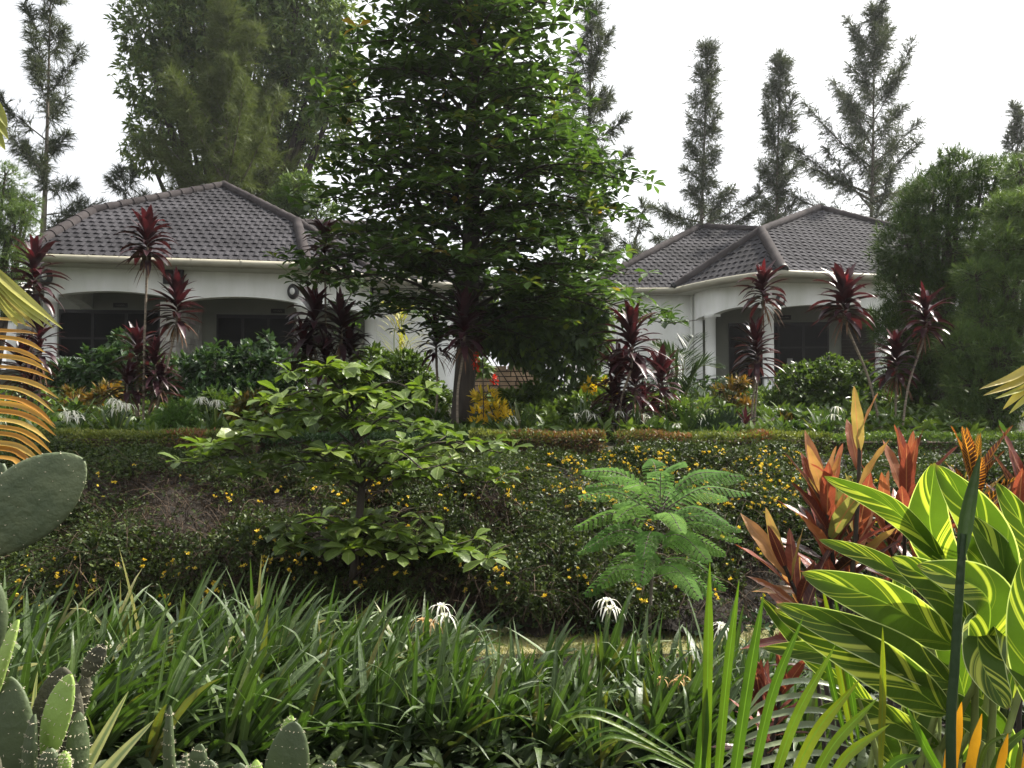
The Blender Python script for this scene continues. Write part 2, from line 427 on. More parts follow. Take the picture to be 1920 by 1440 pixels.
M['lilystem'] = leafmat('flower_stem', [(0.22, 0.27, 0.08), (0.30, 0.33, 0.10)], 0.1, 0.5, 0.3, g=0.80)
M['croton'] = leafmat('croton_leaf', [(0.050, 0.024, 0.022), (0.16, 0.040, 0.032), (0.27, 0.075, 0.045), (0.36, 0.15, 0.065), (0.36, 0.27, 0.09), (0.24, 0.29, 0.08)],
                      0.38, 0.36, 0.5, tcol=(1.15, 0.95, 0.7), rib=(0.38, 0.19, 0.09), ribw=0.09, veins=0.12, noise=0.3, nscale=14, g=0.85)
M['crotonvein'] = leafmat('croton_veined_leaf', [(0.04, 0.03, 0.02), (0.07, 0.03, 0.02), (0.16, 0.04, 0.022), (0.22, 0.26, 0.04)],
                          0.38, 0.32, 0.5, tcol=(1.3, 1.1, 0.6), rib=(0.55, 0.28, 0.04), ribw=0.12, veins=0.75, g=0.90)
M['crotonyellow'] = leafmat('croton_yellow_leaf', [(0.24, 0.26, 0.03), (0.70, 0.52, 0.04), (0.82, 0.62, 0.05)], 0.35, 0.4, 0.4,
                            tcol=(1.3, 1.15, 0.4), g=1.00)
M['crotondark'] = leafmat('croton_dark_leaf', [(0.035, 0.055, 0.02), (0.075, 0.075, 0.02), (0.20, 0.12, 0.025)], 0.3, 0.4, 0.4, tcol=(1.3, 1.1, 0.5), g=1.10)
M['ginger'] = leafmat('ginger_leaf', [(0.075, 0.135, 0.020), (0.105, 0.175, 0.026)], 0.45, 0.5, 0.3, tcol=(1.15, 1.3, 0.45),
                      stripes=(0.46, 0.49, 0.09), tip=(0.16, 0.13, 0.05), tip0=0.965, noise=0.15, rib=(0.22, 0.30, 0.06), ribw=0.035, g=0.68)
M['palmorange'] = leafmat('orange_frond', [(0.42, 0.20, 0.035), (0.52, 0.30, 0.06), (0.50, 0.36, 0.10)], 0.35, 0.42, 0.4, tcol=(1.2, 1.0, 0.5), noise=0.2, g=0.85)
M['palmyellow'] = leafmat('yellowing_frond', [(0.33, 0.34, 0.08), (0.42, 0.42, 0.11), (0.40, 0.32, 0.09)], 0.3, 0.42, 0.4, g=0.85)
M['palmgreen'] = leafmat('green_frond', [(0.055, 0.105, 0.018), (0.085, 0.15, 0.022), (0.26, 0.26, 0.03)], 0.4, 0.4, 0.4, tcol=(1.3, 1.6, 0.35), rib=(0.12, 0.2, 0.04), ribw=0.12, g=0.80)
M['palmgrey'] = leafmat('grey_frond', [(0.14, 0.18, 0.10), (0.20, 0.24, 0.13)], 0.25, 0.34, 0.6, g=0.90)
M['palmdark'] = leafmat('palm_dark_leaf', [(0.03, 0.055, 0.025), (0.05, 0.085, 0.035)], 0.25, 0.4, 0.4)
M['goldleaf'] = leafmat('golden_leaf', [(0.60, 0.30, 0.02), (0.55, 0.36, 0.03)], 0.35, 0.45, 0.3, tcol=(1.2, 1.0, 0.4), g=0.90)
M['spear'] = leafmat('spear_leaf', [(0.025, 0.045, 0.018), (0.04, 0.07, 0.022)], 0.15, 0.35, 0.5, g=1.20)
M['agave'] = leafmat('agave_leaf', [(0.30, 0.32, 0.17), (0.42, 0.42, 0.22)], 0.15, 0.45, 0.4, rib=(0.22, 0.28, 0.16), ribw=0.5, g=1.30)
M['cactus'] = solid('cactus_pad', (0.066, 0.090, 0.036), (0.046, 0.066, 0.027), 0.55, 8, spec=0.4, bump=0.2, bscale=40)
M['cactuspale'] = solid('cactus_pale_pad', (0.115, 0.138, 0.070), (0.066, 0.088, 0.044), 0.6, 17, spec=0.3, bump=0.35, bscale=60)
M['cactusold'] = solid('cactus_old_pad', (0.085, 0.08, 0.052), (0.05, 0.05, 0.034), 0.75, 14, spec=0.25, bump=0.4, bscale=60)
M['cactusyoung'] = leafmat('cactus_young_pad', [(0.23, 0.34, 0.085), (0.28, 0.38, 0.10)], 0.2, 0.5, 0.4, noise=0.12, g=1.05)
M['spine'] = solid('cactus_spine', (0.55, 0.50, 0.36), None, 0.6, 5, bump=0)
M['redflower'] = leafmat('red_bract', [(0.55, 0.03, 0.015), (0.65, 0.06, 0.02)], 0.3, 0.5, 0.3, tcol=(1.2, 0.5, 0.4), g=1.00)
M['frondfern'] = leafmat('feather_sapling_leaf', [(0.07, 0.15, 0.035), (0.10, 0.20, 0.042), (0.15, 0.27, 0.05)], 0.42, 0.70, 0.10, tcol=(1.2, 1.5, 0.5), g=0.95)
M['grass'] = leafmat('grass_blade', [(0.14, 0.18, 0.055), (0.23, 0.22, 0.09), (0.30, 0.26, 0.14)], 0.3, 0.6, 0.2, g=1.00)
M['lowleaf'] = leafmat('low_rosette_leaf', [(0.04, 0.075, 0.025), (0.07, 0.11, 0.035), (0.11, 0.15, 0.05)], 0.25, 0.55, 0.3, g=0.42)

def RNG(s): return np.random.default_rng(s)
def rdir(rng, n):
    return nrm(rng.normal(size=(n, 3)))

# ------------------------------------------------------------------ ground
def build_ground():
    xs = np.concatenate([[-400, -120, -50, -25], np.linspace(-14, 14, 113), [25, 50, 120, 400]])
    ys = np.concatenate([[-60, -10, 0, 2, 4, 5], [5.2], np.linspace(5.4, 8.6, 33), np.linspace(9, 24, 31), [30, 40, 60, 120, 600]])
    X, Y = np.meshgrid(xs, ys, indexing='ij')
    Z = gz(X, Y)
    rng = RNG(1)
    Z = Z + 0.02 * np.sin(X * 3.1 + Y * 2.3) * np.sin(Y * 4.7 - X) * ((Y > 5.8) & (Y < 30))
    V = np.stack([X, Y, Z], -1)
    idx = np.arange(X.size).reshape(X.shape)
    f = np.stack([idx[:-1, :-1], idx[1:, :-1], idx[1:, 1:], idx[:-1, 1:]], -1).reshape(-1, 4)
    yc = ((Y[:-1, :-1] + Y[1:, 1:]) / 2).ravel()
    mb = MB(); mb.add(V, f)
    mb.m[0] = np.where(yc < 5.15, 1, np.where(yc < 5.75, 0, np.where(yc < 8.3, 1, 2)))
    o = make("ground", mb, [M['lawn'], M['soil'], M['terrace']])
    o["kind"] = "structure"; o["label"] = "garden ground with lawn strip, planted bank and upper terrace"; o["category"] = "ground"
    # short grass on the lawn strip
    n = 26000
    x = rng.uniform(-6, 6, n); y = rng.uniform(5.05, 5.85, n)
    p = np.stack([x, y, np.zeros(n)], 1)
    D = nrm(np.stack([rng.normal(0, .6, n), rng.normal(0, .6, n), np.ones(n)], 1))
    g = MB(); leaves(g, p, D, rdir(rng, n), rng.uniform(.02, .05, n), .006, needle, 2, 0.4, 0, 1, np.clip(rng.normal(.5, .3, n) + .25 * np.sin(x * 2) * np.sin(y * 5 + x), 0, 1))
    tag(make("lawn_grass", g, M['grass']), "short dry grass on the lawn strip at the foot of the flowering bank", "grass", kind="stuff")
build_ground()

# ------------------------------------------------------------------ houses
def tile_face(mb, poly, eave_a, eave_b, tw=0.225, tl=0.30):
    """interlocking tiles modelled over one roof slope, cut to the outline poly"""
    poly = [np.array(p, float) for p in poly]
    u = nrm(np.array(eave_b) - np.array(eave_a))
    nn = np.zeros(3)
    for i in range(1, len(poly) - 1): nn += np.cross(poly[i] - poly[0], poly[i + 1] - poly[0])
    nn = nrm(nn)
    if nn[2] < 0: nn = -nn
    u = nrm(u - nn * np.dot(u, nn)); v = np.cross(nn, u)
    if v[2] < 0: v = -v
    o = np.array(eave_a, float)
    uv = np.array([[np.dot(p - o, u), np.dot(p - o, v)] for p in poly])
    u0, v0 = uv.min(0); u1, v1 = uv.max(0)
    prof = [(0.0, 0.0), (0.42, 0.0), (0.56, 0.9), (0.66, 1.0), (0.78, 0.7), (0.92, 0.0)]
    nt = int((u1 - u0) / tw) + 3; nc = int((v1 - v0) / tl) + 2
    bm = bmesh.new(); lay = bm.verts.layers.float.new("tint")
    rng = RNG(int(abs(u0 * 1000)) % 9999)
    for c in range(nc):
        off = (c % 2) * 0.5 * tw
        us, hs = [], []
        for i in range(nt):
            for s, h in prof:
                us.append(u0 - tw + off + (i + s) * tw); hs.append(h)
        rows = []
        for vv, lift in ((v0 + c * tl + 0.0, 0.0), (v0 + c * tl + 0.004, 0.023), (v0 + (c + 1) * tl, 0.004)):
            row = []
            for uu, h in zip(us, hs):
                jit = 0.0
                pt = o + u * uu + v * vv + nn * (lift + h * 0.020 + jit)
                q = bm.verts.new(pt); row.append(q)
            rows.append(row)
        tv = rng.uniform(0.25, 0.75, nt)
        for a in range(2):
            for i in range(len(us) - 1):
                bm.faces.new((rows[a][i], rows[a][i + 1], rows[a + 1][i + 1], rows[a + 1][i]))
        for r_ in rows:
            for i, q in enumerate(r_): q[lay] = tv[i // len(prof)]
    cen = sum(poly) / len(poly)
    for i in range(len(poly)):
        a, b = poly[i], poly[(i + 1) % len(poly)]
        if np.linalg.norm(b - a) < 1e-4: continue
        pn = np.cross(b - a, nn)
        if np.dot(cen - a, pn) > 0: pn = -pn
        bmesh.ops.bisect_plane(bm, geom=bm.verts[:] + bm.edges[:] + bm.faces[:], plane_co=Vector(a), plane_no=Vector(pn), clear_outer=True, dist=1e-5)
    bmesh.ops.triangulate(bm, faces=[f for f in bm.faces if len(f.verts) > 4])
    bm.verts.index_update()
    V = np.array([q.co[:] for q in bm.verts]); T = np.array([q[lay] for q in bm.verts])
    Fc = [[w.index for w in f.verts] for f in bm.faces]
    Fc = [q if len(q) == 4 else q + [q[-1]] for q in Fc]
    bm.free()
    mb.add(V, Fc, None, T)
def plain_poly(mb, pts, t=0.5, m=0):
    for i in range(1, len(pts) - 1):
        mb.add([pts[0], pts[i], pts[i + 1]], [[0, 1, 2, 2]], None, t, m)
def caps(mb, a, b, r=0.125, step=0.38, rng=None):
    a = np.array(a, float); b = np.array(b, float); L = np.linalg.norm(b - a); d = (b - a) / L
    k = max(1, int(L / step))
    for i in range(k):
        p0 = a + d * (L * i / k - 0.02); p1 = a + d * (L * (i + 1) / k + 0.03)
        tube(mb, [p0, p1], [r * 1.12, r * 0.94], 12, t=rng.uniform(.2, .8), cap=True)
def gutter(mb, pts, h=0.17, w=0.13):
    pts = [np.array(p, float) for p in pts]
    k = len(pts); rows = []
    prof = [(0.02, 0.0), (-0.06, 0.005), (-0.10, -0.03), (-0.115, -0.08), (-0.085, -0.14), (-0.02, -0.175), (0.05, -0.175), (0.05, 0.0)]
    for i, p in enumerate(pts):
        t = nrm((pts[min(i + 1, k - 1)] - pts[max(i - 1, 0)])[:2]); q = np.array([-t[1], t[0]])
        if q[1] < 0: q = -q
        rows.append([[*(p[:2] + q * s), p[2] + z] for s, z in prof])
    V = np.array(rows); n = len(prof); idx = np.arange(k * n).reshape(k, n); nx = np.roll(idx, -1, 1)
    mb.add(V, np.stack([idx[:-1], nx[:-1], nx[1:], idx[1:]], -1))
    # joint clips
    for a, b in zip(pts[:-1], pts[1:]):
        L = np.linalg.norm(b - a)
        for s in np.arange(0.5, L, 1.1):
            c = a + (b - a) * s / L; t = nrm((b - a)[:2]); q = np.array([-t[1], t[0]]); q = q if q[1] > 0 else -q
            r2 = []
            for e in (-0.02, 0.02):
                r2.append([[*(c[:2] + t * e + q * (s_ - 0.006 if s_ < 0.04 else s_)), c[2] + z - (0.006 if z < -.1 else -.006)] for s_, z in prof[:7]])
            V2 = np.array(r2); i2 = np.arange(14).reshape(2, 7)
            mb.add(V2, np.stack([i2[:-1, :-1], i2[:-1, 1:], i2[1:, 1:], i2[1:, :-1]], -1))
def arch_beam(mb, a, b, ztop, zend, zmid, th=0.28, n=16):
    a = np.array(a[:2], float); b = np.array(b[:2], float); d = nrm(b - a); q = np.array([-d[1], d[0]]) * th
    s = np.linspace(0, 1, n + 1); zb = zend + (zmid - zend) * np.sin(np.pi * s) ** 0.7
    V = []
    for si, z in zip(s, zb):
        p = a + (b - a) * si
        V += [[*p, ztop], [*p, z], [*(p + q), z], [*(p + q), ztop]]
    idx = np.arange((n + 1) * 4).reshape(n + 1, 4); nx = np.roll(idx, -1, 1)
    mb.add(V, np.stack([idx[:-1], nx[:-1], nx[1:], idx[1:]], -1))
    mb.add(np.array(V)[:4], [[0, 1, 2, 3]]); mb.add(np.array(V)[-4:], [[0, 1, 2, 3]])
def column(parent, p, z0, z1, r, square=False):
    mb = MB()
    tube(mb, [[p[0], p[1], z] for z in (z0, z0 + 0.12, z0 + 0.121, z1 - 0.121, z1 - 0.12, z1)], [r * 1.15, r * 1.15, r, r, r * 1.12, r * 1.12], 18, cap=True)
    make("column", mb, M['plaster'], parent)
def lamp(parent, p, w=0.14, h=0.19, name="wall_lamp", t=(1, 0)):
    """oval black bulkhead lamp with a small glass"""
    mb = MB(); rows = []
    for k, (s, dep) in enumerate([(1.0, 0.0), (1.0, 0.04), (0.92, 0.075), (0.7, 0.10), (0.42, 0.105)]):
        rows.append([[p[0] + w * s * math.cos(a), p[1] - dep, p[2] + h * s * math.sin(a)] for a in np.linspace(0, 2 * np.pi, 24, endpoint=False)])
    idx = np.arange(5 * 24).reshape(5, 24); nx = np.roll(idx, -1, 1)
    mb.add(rows, np.stack([idx[:-1], nx[:-1], nx[1:], idx[1:]], -1))
    o = make(name, mb, M['black'], parent)
    g = MB(); rows = []
    for s, dep in [(0.46, 0.10), (0.40, 0.125), (0.28, 0.14), (0.02, 0.148)]:
        rows.append([[p[0] + w * s * math.cos(a), p[1] - dep, p[2] + h * s * math.sin(a)] for a in np.linspace(0, 2 * np.pi, 20, endpoint=False)])
    idx = np.arange(4 * 20).reshape(4, 20); nx = np.roll(idx, -1, 1)
    g.add(rows, np.stack([idx[:-1], nx[:-1], nx[1:], idx[1:]], -1))
    make("lamp_glass", g, M['lampglass'], o)
def door(parent, a, b, z0, z1, leaves_n=3, curtain=None):
    """dark glazed door set a little proud of the porch wall"""
    a = np.array(a[:2]); b = np.array(b[:2]); d = nrm(b - a); q = np.array([-d[1], d[0]])
    L = np.linalg.norm(b - a)
    g = MB(); slab(g, a - q * 0.03, b - q * 0.03, z0, z1, 0.02)
    o = make("glass_door", g, M['glass'], parent, smooth=False)
    f = MB()
    for i in range(leaves_n + 1):
        s = L * i / leaves_n; s0 = max(0, s - 0.035); s1 = min(L, s + 0.035)
        slab(f, a + d * s0 - q * 0.055, a + d * s1 - q * 0.055, z0, z1, 0.022)
    slab(f, a - q * 0.058, b - q * 0.058, z1 - 0.07, z1 + 0.02, 0.022)
    slab(f, a - q * 0.058, b - q * 0.058, z1 - 0.75, z1 - 0.70, 0.022)
    make("door_frame", f, M['frame'], o, smooth=False)
    if curtain:
        for s0, s1, za, zb in curtain:
            c = MB(); slab(c, a + d * L * s0 - q * 0.036, a + d * L * s1 - q * 0.036, za, zb, 0.004); make("curtain", c, M['curtain'], o, smooth=False)
def plaque(parent, p, d, w=0.36, h=0.12):
    mb = MB(); a = np.array(p[:2]) - d * w / 2; b = np.array(p[:2]) + d * w / 2
    slab(mb, a, b, p[2] - h / 2, p[2] + h / 2, 0.025)
    o = make("room_sign", mb, M['frame'], parent, smooth=False)
    q = np.array([-d[1], d[0]])
    wv = MB(); s = np.linspace(0.18, 0.82, 26)
    pts = [[*(a + (b - a) * si - q * 0.006), p[2] + 0.016 * math.sin(si * 46) * (0.5 + 0.5 * math.sin(si * 11 + 1))] for si in s]
    tube(wv, pts, 0.0045, 4); make("lettering", wv, M['signpale'], o)

ZE, FLOOR = 5.0, 1.88
def main_plane(a, b, pitch):
    u = nrm((b - a)[:2]); q = np.array([-u[1], u[0]]); q = q if q[1] > 0 else -q
    n = np.array([-q[0] * math.sin(pitch), -q[1] * math.sin(pitch), math.cos(pitch)])
    return n, q

def left_house():
    e = thing("house", "white bungalow on the left with two arched porches under a dark grey tiled hip roof", "house", (-7.5, 21.0, FLOOR))
    rng = RNG(5)
    L0, L1, L2, L3 = Pz(40, 475, ZE), Pz(575, 493, ZE), Pz(712, 519, ZE), Pz(960, 540, ZE)
    n, q = main_plane(L0, L1, R(30))
    C = Ppl(420, 349, L0, n); B = Ppl(175, 397, L0, n); J = Ppl(557, 418, L0, n)
    rf = MB()
    tile_face(rf, [L0, L1, J, C, B], L0, L1)
    tile_face(rf, [J, L1, L2], L1, L2)
    n2, _q = main_plane(L2, L3, R(30)); K = Ppl(720, 424, L2, n2); Kj = Ppl(548, 420, L2, n2)
    tile_face(rf, [Kj, L2, L3, K], L2, L3)
    back = np.array([*(q * 9.5), 0])
    BL, BR = L0 + back, L3 + back * 0.7
    for tri in ([L0, B, BL], [B, C, BL], [C, BR, BL], [C, Kj, BR], [C, J, Kj], [J, Kj, L2], [Kj, K, BR], [K, L3, BR]):
        plain_poly(rf, [p - np.array([0, 0, 0.03]) for p in tri])
    roof = make("roof", rf, M['tile'], e, smooth=False)
    cp = MB()
    up = np.array([0, 0, 0.03])
    for a, b in ((L0, B), (B, C), (C, J), (J, L1), (J, L2), (Kj, K)):
        cp = MB(); caps(cp, np.array(a) + up, np.array(b) + up, rng=rng); make("ridge_cap", cp, [M['cap']], roof)
    gt = MB(); gutter(gt, [L0 + np.array([-.2, 0, 0]), L1, (L1 + L2) / 2 + [0.05, -.05, 0], L2, L3]); make("gutter", gt, M['cream'], e)
    # walls and porch, 0.55 m back from the gutter
    b0, b1, b2, b3 = P(84, 500, 18.55), P(340, 500, 19.15), P(566, 500, 19.65), P(694, 500, 21.6)
    for p in (b0, b1, b2, b3): p[2] = 0
    so = MB()
    inner = [b0 + [0, .25, 0], b2 + [0, .3, 0], b3 + [0, .3, 0], np.array([L3[0], L3[1] + 1.2, 0])]
    outer = [L0, L1, L2, L3]
    for i in range(3):
        so.add([[*outer[i][:2], ZE - .165], [*outer[i + 1][:2], ZE - .165], [*inner[i + 1][:2], ZE - .165], [*inner[i][:2], ZE - .165]], [[0, 1, 2, 3]])
    make("soffit", so, M['soffit'], e, smooth=False)
    bm_ = MB()
    arch_beam(bm_, b0, b1, ZE - .17, 4.10, 4.30); arch_beam(bm_, b1, b2, ZE - .17, 4.08, 4.24); arch_beam(bm_, b2, b3, ZE - .17, 4.02, 4.14)
    wl_ = b0 + np.array([-0.4, 2.4, 0]); arch_beam(bm_, wl_, b0, ZE - .17, 4.1, 4.25)
    make("arched_beam", bm_, M['plaster'], e, smooth=False)
    column(e, b0 + [0.06, 0.14, 0], FLOOR, 4.12, 0.15); column(e, b2 + [0, 0.12, 0], FLOOR, 4.1, 0.15); column(e, b3 + [0, .12, 0], FLOOR, 4.04, 0.16)
    # porch back wall and glazed doors
    k0, k1 = P(60, 600, 20.75), P(566, 600, 21.5)
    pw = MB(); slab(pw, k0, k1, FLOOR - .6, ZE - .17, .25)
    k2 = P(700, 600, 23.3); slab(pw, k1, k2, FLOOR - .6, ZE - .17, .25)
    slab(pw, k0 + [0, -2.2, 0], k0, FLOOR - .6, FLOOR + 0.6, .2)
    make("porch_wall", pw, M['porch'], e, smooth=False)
    dk = nrm((k1 - k0)[:2])
    def on(px):
        r = ray(px, 600); A = np.array([[r[0], -dk[0]], [r[1], -dk[1]]]); s = np.linalg.solve(A, k0[:2])
        return r[:2] * s[0]
    door(e, on(112), on(300), FLOOR + .45, 4.08, 3)
    door(e, on(407), on(552), FLOOR + .03, 4.0, 3, [(0.42, 0.5, FLOOR + .1, 3.2), (.9, .95, FLOOR + .1, 3.15)])
    for px, z in ((226, 4.23), (521, 4.13)):
        pp = on(px) - np.array([-dk[1], dk[0]]) * 0.03
        plaque(e, [*pp, z], dk)
    # stone clad partition between the porches
    st = MB(); f0 = P(300, 600, 19.25); f1 = P(330, 600, 19.25); x0, x1, y0, y1 = f0[0], f1[0], f0[1], 20.9
    z = FLOOR - .5
    while z < 4.05:
        h = rng.uniform(.09, .17); y = y0
        box(st, (x0, y0, z + .006), (x1, y0 + .3, min(z + h, 4.1)), 0, rng.uniform(0, 1))
        y = y0 + .304
        while y < y1:
            w = rng.uniform(.22, .5); o = rng.uniform(0, .02)
            box(st, (x0 + o, y, z + .006), (x1 - o, min(y + w - .006, y1), min(z + h, 4.1)), 0, rng.uniform(0, 1)); y += w
        z += h
    box(st, (x0 + .03, y0 + .03, FLOOR - .55), (x1 - .03, y1, 4.09), 1)
    make("stone_partition", st, [M['stoneclad'], M['mortar']], e, smooth=False)
    # floor, ledge, ceiling, hidden back walls
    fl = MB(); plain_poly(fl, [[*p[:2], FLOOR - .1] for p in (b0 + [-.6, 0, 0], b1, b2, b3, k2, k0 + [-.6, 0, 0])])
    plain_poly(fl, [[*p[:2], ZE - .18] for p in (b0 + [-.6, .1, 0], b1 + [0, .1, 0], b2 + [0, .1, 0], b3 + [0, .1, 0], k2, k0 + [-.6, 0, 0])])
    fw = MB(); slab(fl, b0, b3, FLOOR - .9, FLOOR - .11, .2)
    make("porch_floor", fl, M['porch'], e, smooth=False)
    le = MB(); a = P(98, 672, 18.6); b = P(147, 672, 18.7)
    hexa(le, [[x, y, zz] for x in (a[0], b[0]) for y in (18.5, 18.95) for zz in (a[2] - .17, a[2] + .03)])
    make("porch_ledge", le, M['plaster'], e, smooth=False)
    sw = MB(); w0 = P(700, 600, 22.4); w1 = P(858, 600, 22.6)
    slab(sw, w0, w1, FLOOR - .8, ZE - .17, .25); slab(sw, w1, w1 + [0.3, 6, 0], FLOOR - .8, ZE - .17, .25)
    slab(sw, k0 + [-.4, 0, 0], k0 + [-.5, 6.5, 0], FLOOR - .8, ZE - .17, .25); slab(sw, k0 + [-.5, 6.5, 0], w1 + [0.3, 6, 0], FLOOR - .8, ZE - .17, .25)
    make("side_wall", sw, M['plaster'], e, smooth=False)
    for px, py, d in ((550, 547, 19.58), (88, 520, 18.53)): lamp(e, P(px, py, d))
    rc = MB(); hexa(rc, [[x, y, zz] for x in (P(308, 500, 19.05)[0], P(345, 500, 19.05)[0]) for y in (18.98, 19.06) for zz in (P(0, 532, 19)[2], P(0, 503, 19)[2])])  # dark box put in for a shaded recess above the partition
    make("shaded_recess", rc, M['frame'], e, smooth=False)
left_house()

def right_house():
    e = thing("house", "white bungalow on the right with an angled corner porch on white columns", "house", (8.0, 23.5, FLOOR))
    rng = RNG(6)
    P1, P2 = Pz(1468, 507, ZE), Pz(1652, 515, ZE)
    P3 = P1 + (P2 - P1) * 3.1
    Q, R3 = Pz(1265, 540, ZE), Pz(1095, 541, ZE)
    n, q = main_plane(P1, P2, R(30))
    A = Ppl(1535, 392, P1, n); J = Ppl(1427, 434, P1, n)
    E2 = Ppl(1690, 432, P1, n)
    rf = MB()
    tile_face(rf, [P1, P3, E2, A, J], P1, P3)
    Pb = Pz(1355, 521, ZE)
    tile_face(rf, [J, P1, Q], P1, Q)
    nw, _q = main_plane(R3, Q, R(30)); K = Ppl(1312, 427, Q, nw); Kj = Ppl(1440, 433, Q, nw)
    tile_face(rf, [Kj, Q, R3, K], R3, Q)
    back = np.array([*(q * 10), 0]); BL, BR = R3 + back * .75, P3 + back
    for tri in ([R3, K, BL], [K, Kj, BL], [Kj, A, BL], [J, Kj, Q], [J, A, Kj], [A, BR, BL], [A, E2, BR], [E2, P3, BR]):
        plain_poly(rf, [p - np.array([0, 0, .03]) for p in tri])
    roof = make("roof", rf, M['tile'], e, smooth=False)
    cp = MB(); up = np.array([0, 0, .03])
    for a, b in ((A, J), (A, E2), (E2, P3), (Kj, K), (K, R3), (J, P1), (J, Q)):
        cp = MB(); caps(cp, np.array(a) + up, np.array(b) + up, rng=rng); make("ridge_cap", cp, M['cap'], roof)
    for p in (P1, Q):
        dr = nrm(J - p); ce = MB()
        tube(ce, [p + up - dr * .05, p + up + dr * .03], [.135, .15], 14, cap=True)
        make("cap_end", ce, M['capend'], roof)
    gt = MB()
    gl = [P3, P2, P1 + (P2 - P1) * .12, P1, Pz(1410, 512.5, ZE), Pb, Pz(1305, 531, ZE), Q, R3]
    gutter(gt, gl[::-1]); make("gutter", gt, M['cream'], e)
    w0, w1 = P(1118, 600, 23.6), P(1300, 600, 23.5)
    c0, c1, c2, c3 = P(1304, 600, 23.0), P(1334, 600, 22.1), P(1443, 600, 20.95), P(1655, 600, 21.4)
    c4 = P(1900, 600, 22.0)
    so = MB(); out_ = [R3, Q, Pb, P1, P2, P3]; inn = [w0, w1, c1, c2, c3, c4]
    for i in range(5):
        so.add([[*out_[i][:2], ZE - .165], [*out_[i + 1][:2], ZE - .165], [*(inn[i + 1][:2] + [0, .3]), ZE - .165], [*(inn[i][:2] + [0, .3]), ZE - .165]], [[0, 1, 2, 3]])
    make("soffit", so, M['soffit'], e, smooth=False)
    bb = MB()
    arch_beam(bb, c0, c1, ZE - .17, 4.06, 4.12); arch_beam(bb, c1, c2, ZE - .17, 4.08, 4.25); arch_beam(bb, c2, c3, ZE - .17, 4.1, 4.27); arch_beam(bb, c3, c4, ZE - .17, 4.1, 4.2)
    make("arched_beam", bb, M['plaster'], e, smooth=False)
    for c in (c1, c2, c3): column(e, c + [0, .13, 0], FLOOR - .4, 4.14, 0.145)
    ww = MB(); slab(ww, w0, w1, FLOOR - .9, ZE - .17, .25); slab(ww, w0 + [-.5, 6, 0], w0, FLOOR - .9, ZE - .17, .25)
    slab(ww, w1, c0, FLOOR - .9, ZE - .17, .2)
    make("wing_wall", ww, M['plaster'], e, smooth=False)
    dp = MB(); pp = P(1297, 600, 23.4); tube(dp, [[pp[0], pp[1], FLOOR - .3], [pp[0], pp[1], ZE - .25], [pp[0] + .02, pp[1] - .3, ZE - .12]], .04, 8, n=14)
    make("downpipe", dp, M['plaster'], e)
    k0, k1 = P(1315, 600, 24.2), P(1600, 600, 23.6); k2 = P(1900, 600, 24)
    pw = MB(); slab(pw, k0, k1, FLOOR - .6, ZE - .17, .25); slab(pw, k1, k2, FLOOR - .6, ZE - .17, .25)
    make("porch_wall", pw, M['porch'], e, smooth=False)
    rw = MB(); slab(rw, k0 + [-.1, 6, 0], k2 + [0, 6, 0], FLOOR - .6, ZE - .17, .25); slab(rw, w0 + [-.5, 6, 0], k0 + [-.1, 6, 0], FLOOR - .6, ZE - .17, .25)
    make("rear_wall", rw, M['plaster'], e, smooth=False)
    dk = nrm((k1 - k0)[:2])
    def on(px):
        r = ray(px, 600); Am = np.array([[r[0], -dk[0]], [r[1], -dk[1]]]); return r[:2] * np.linalg.solve(Am, k0[:2])[0]
    door(e, on(1366), on(1553), FLOOR + .03, 4.05, 4, [(.585, .64, FLOOR + .5, 3.0)])
    pl = on(1470) - np.array([-dk[1], dk[0]]) * .03; plaque(e, [*pl, 4.22], dk, .4, .14)
    st = MB(); z = FLOOR - .5; a0 = on(1577); a1 = a0 + dk * 1.0; qn = np.array([-dk[1], dk[0]])
    while z < 4.0:
        h = rng.uniform(.09, .16); s = 0
        while s < 1.0:
            w = rng.uniform(.2, .45); o = rng.uniform(.0, .02)
            slab(st, a0 + dk * s - qn * (.07 + o), a0 + dk * min(s + w - .008, 1.0) - qn * (.07 + o), z + .006, z + h, .06, 0, rng.uniform(0, 1)); s += w
        z += h
    make("stone_panel", st, M['mortar'], e, smooth=False)
    fl = MB()
    plain_poly(fl, [[*p[:2], FLOOR - .05] for p in (c0, c1, c2, c3, c4, k2, k0)])
    plain_poly(fl, [[*(p[:2] + [0, .1]), ZE - .18] for p in (c0, c1, c2, c3, c4, k2, k0)])
    slab(fl, c0, c2, FLOOR - .9, FLOOR - .06, .2); slab(fl, c2, c4, FLOOR - .9, FLOOR - .06, .2)
    make("porch_floor", fl, M['porch'], e, smooth=False)
    rl = MB()
    za, zb = P(1310, 711, 22.2)[2], FLOOR - .05
    for a, b in ((P(1304, 600, 22.9), c1), (c1, c2), (c2, c3)):
        a = np.array([a[0], a[1] - .08, 0]); b = np.array([b[0], b[1] - .08, 0])
        for zz in (za, zb + .12): tube(rl, [[*a[:2], zz], [*b[:2], zz]], .022, 6)
        L = np.linalg.norm(b - a)
        s = np.arange(.05, L, .13)
        A_ = a + (b - a) * (s / L)[:, None]; A_[:, 2] = zb + .12; B_ = A_.copy(); B_[:, 2] = za
        tubes(rl, A_, B_, .009, .009, sides=5)
    make("railing", rl, M['black'], e)
    lamp(e, P(1463, 563, 20.88), .125, .17)
right_house()

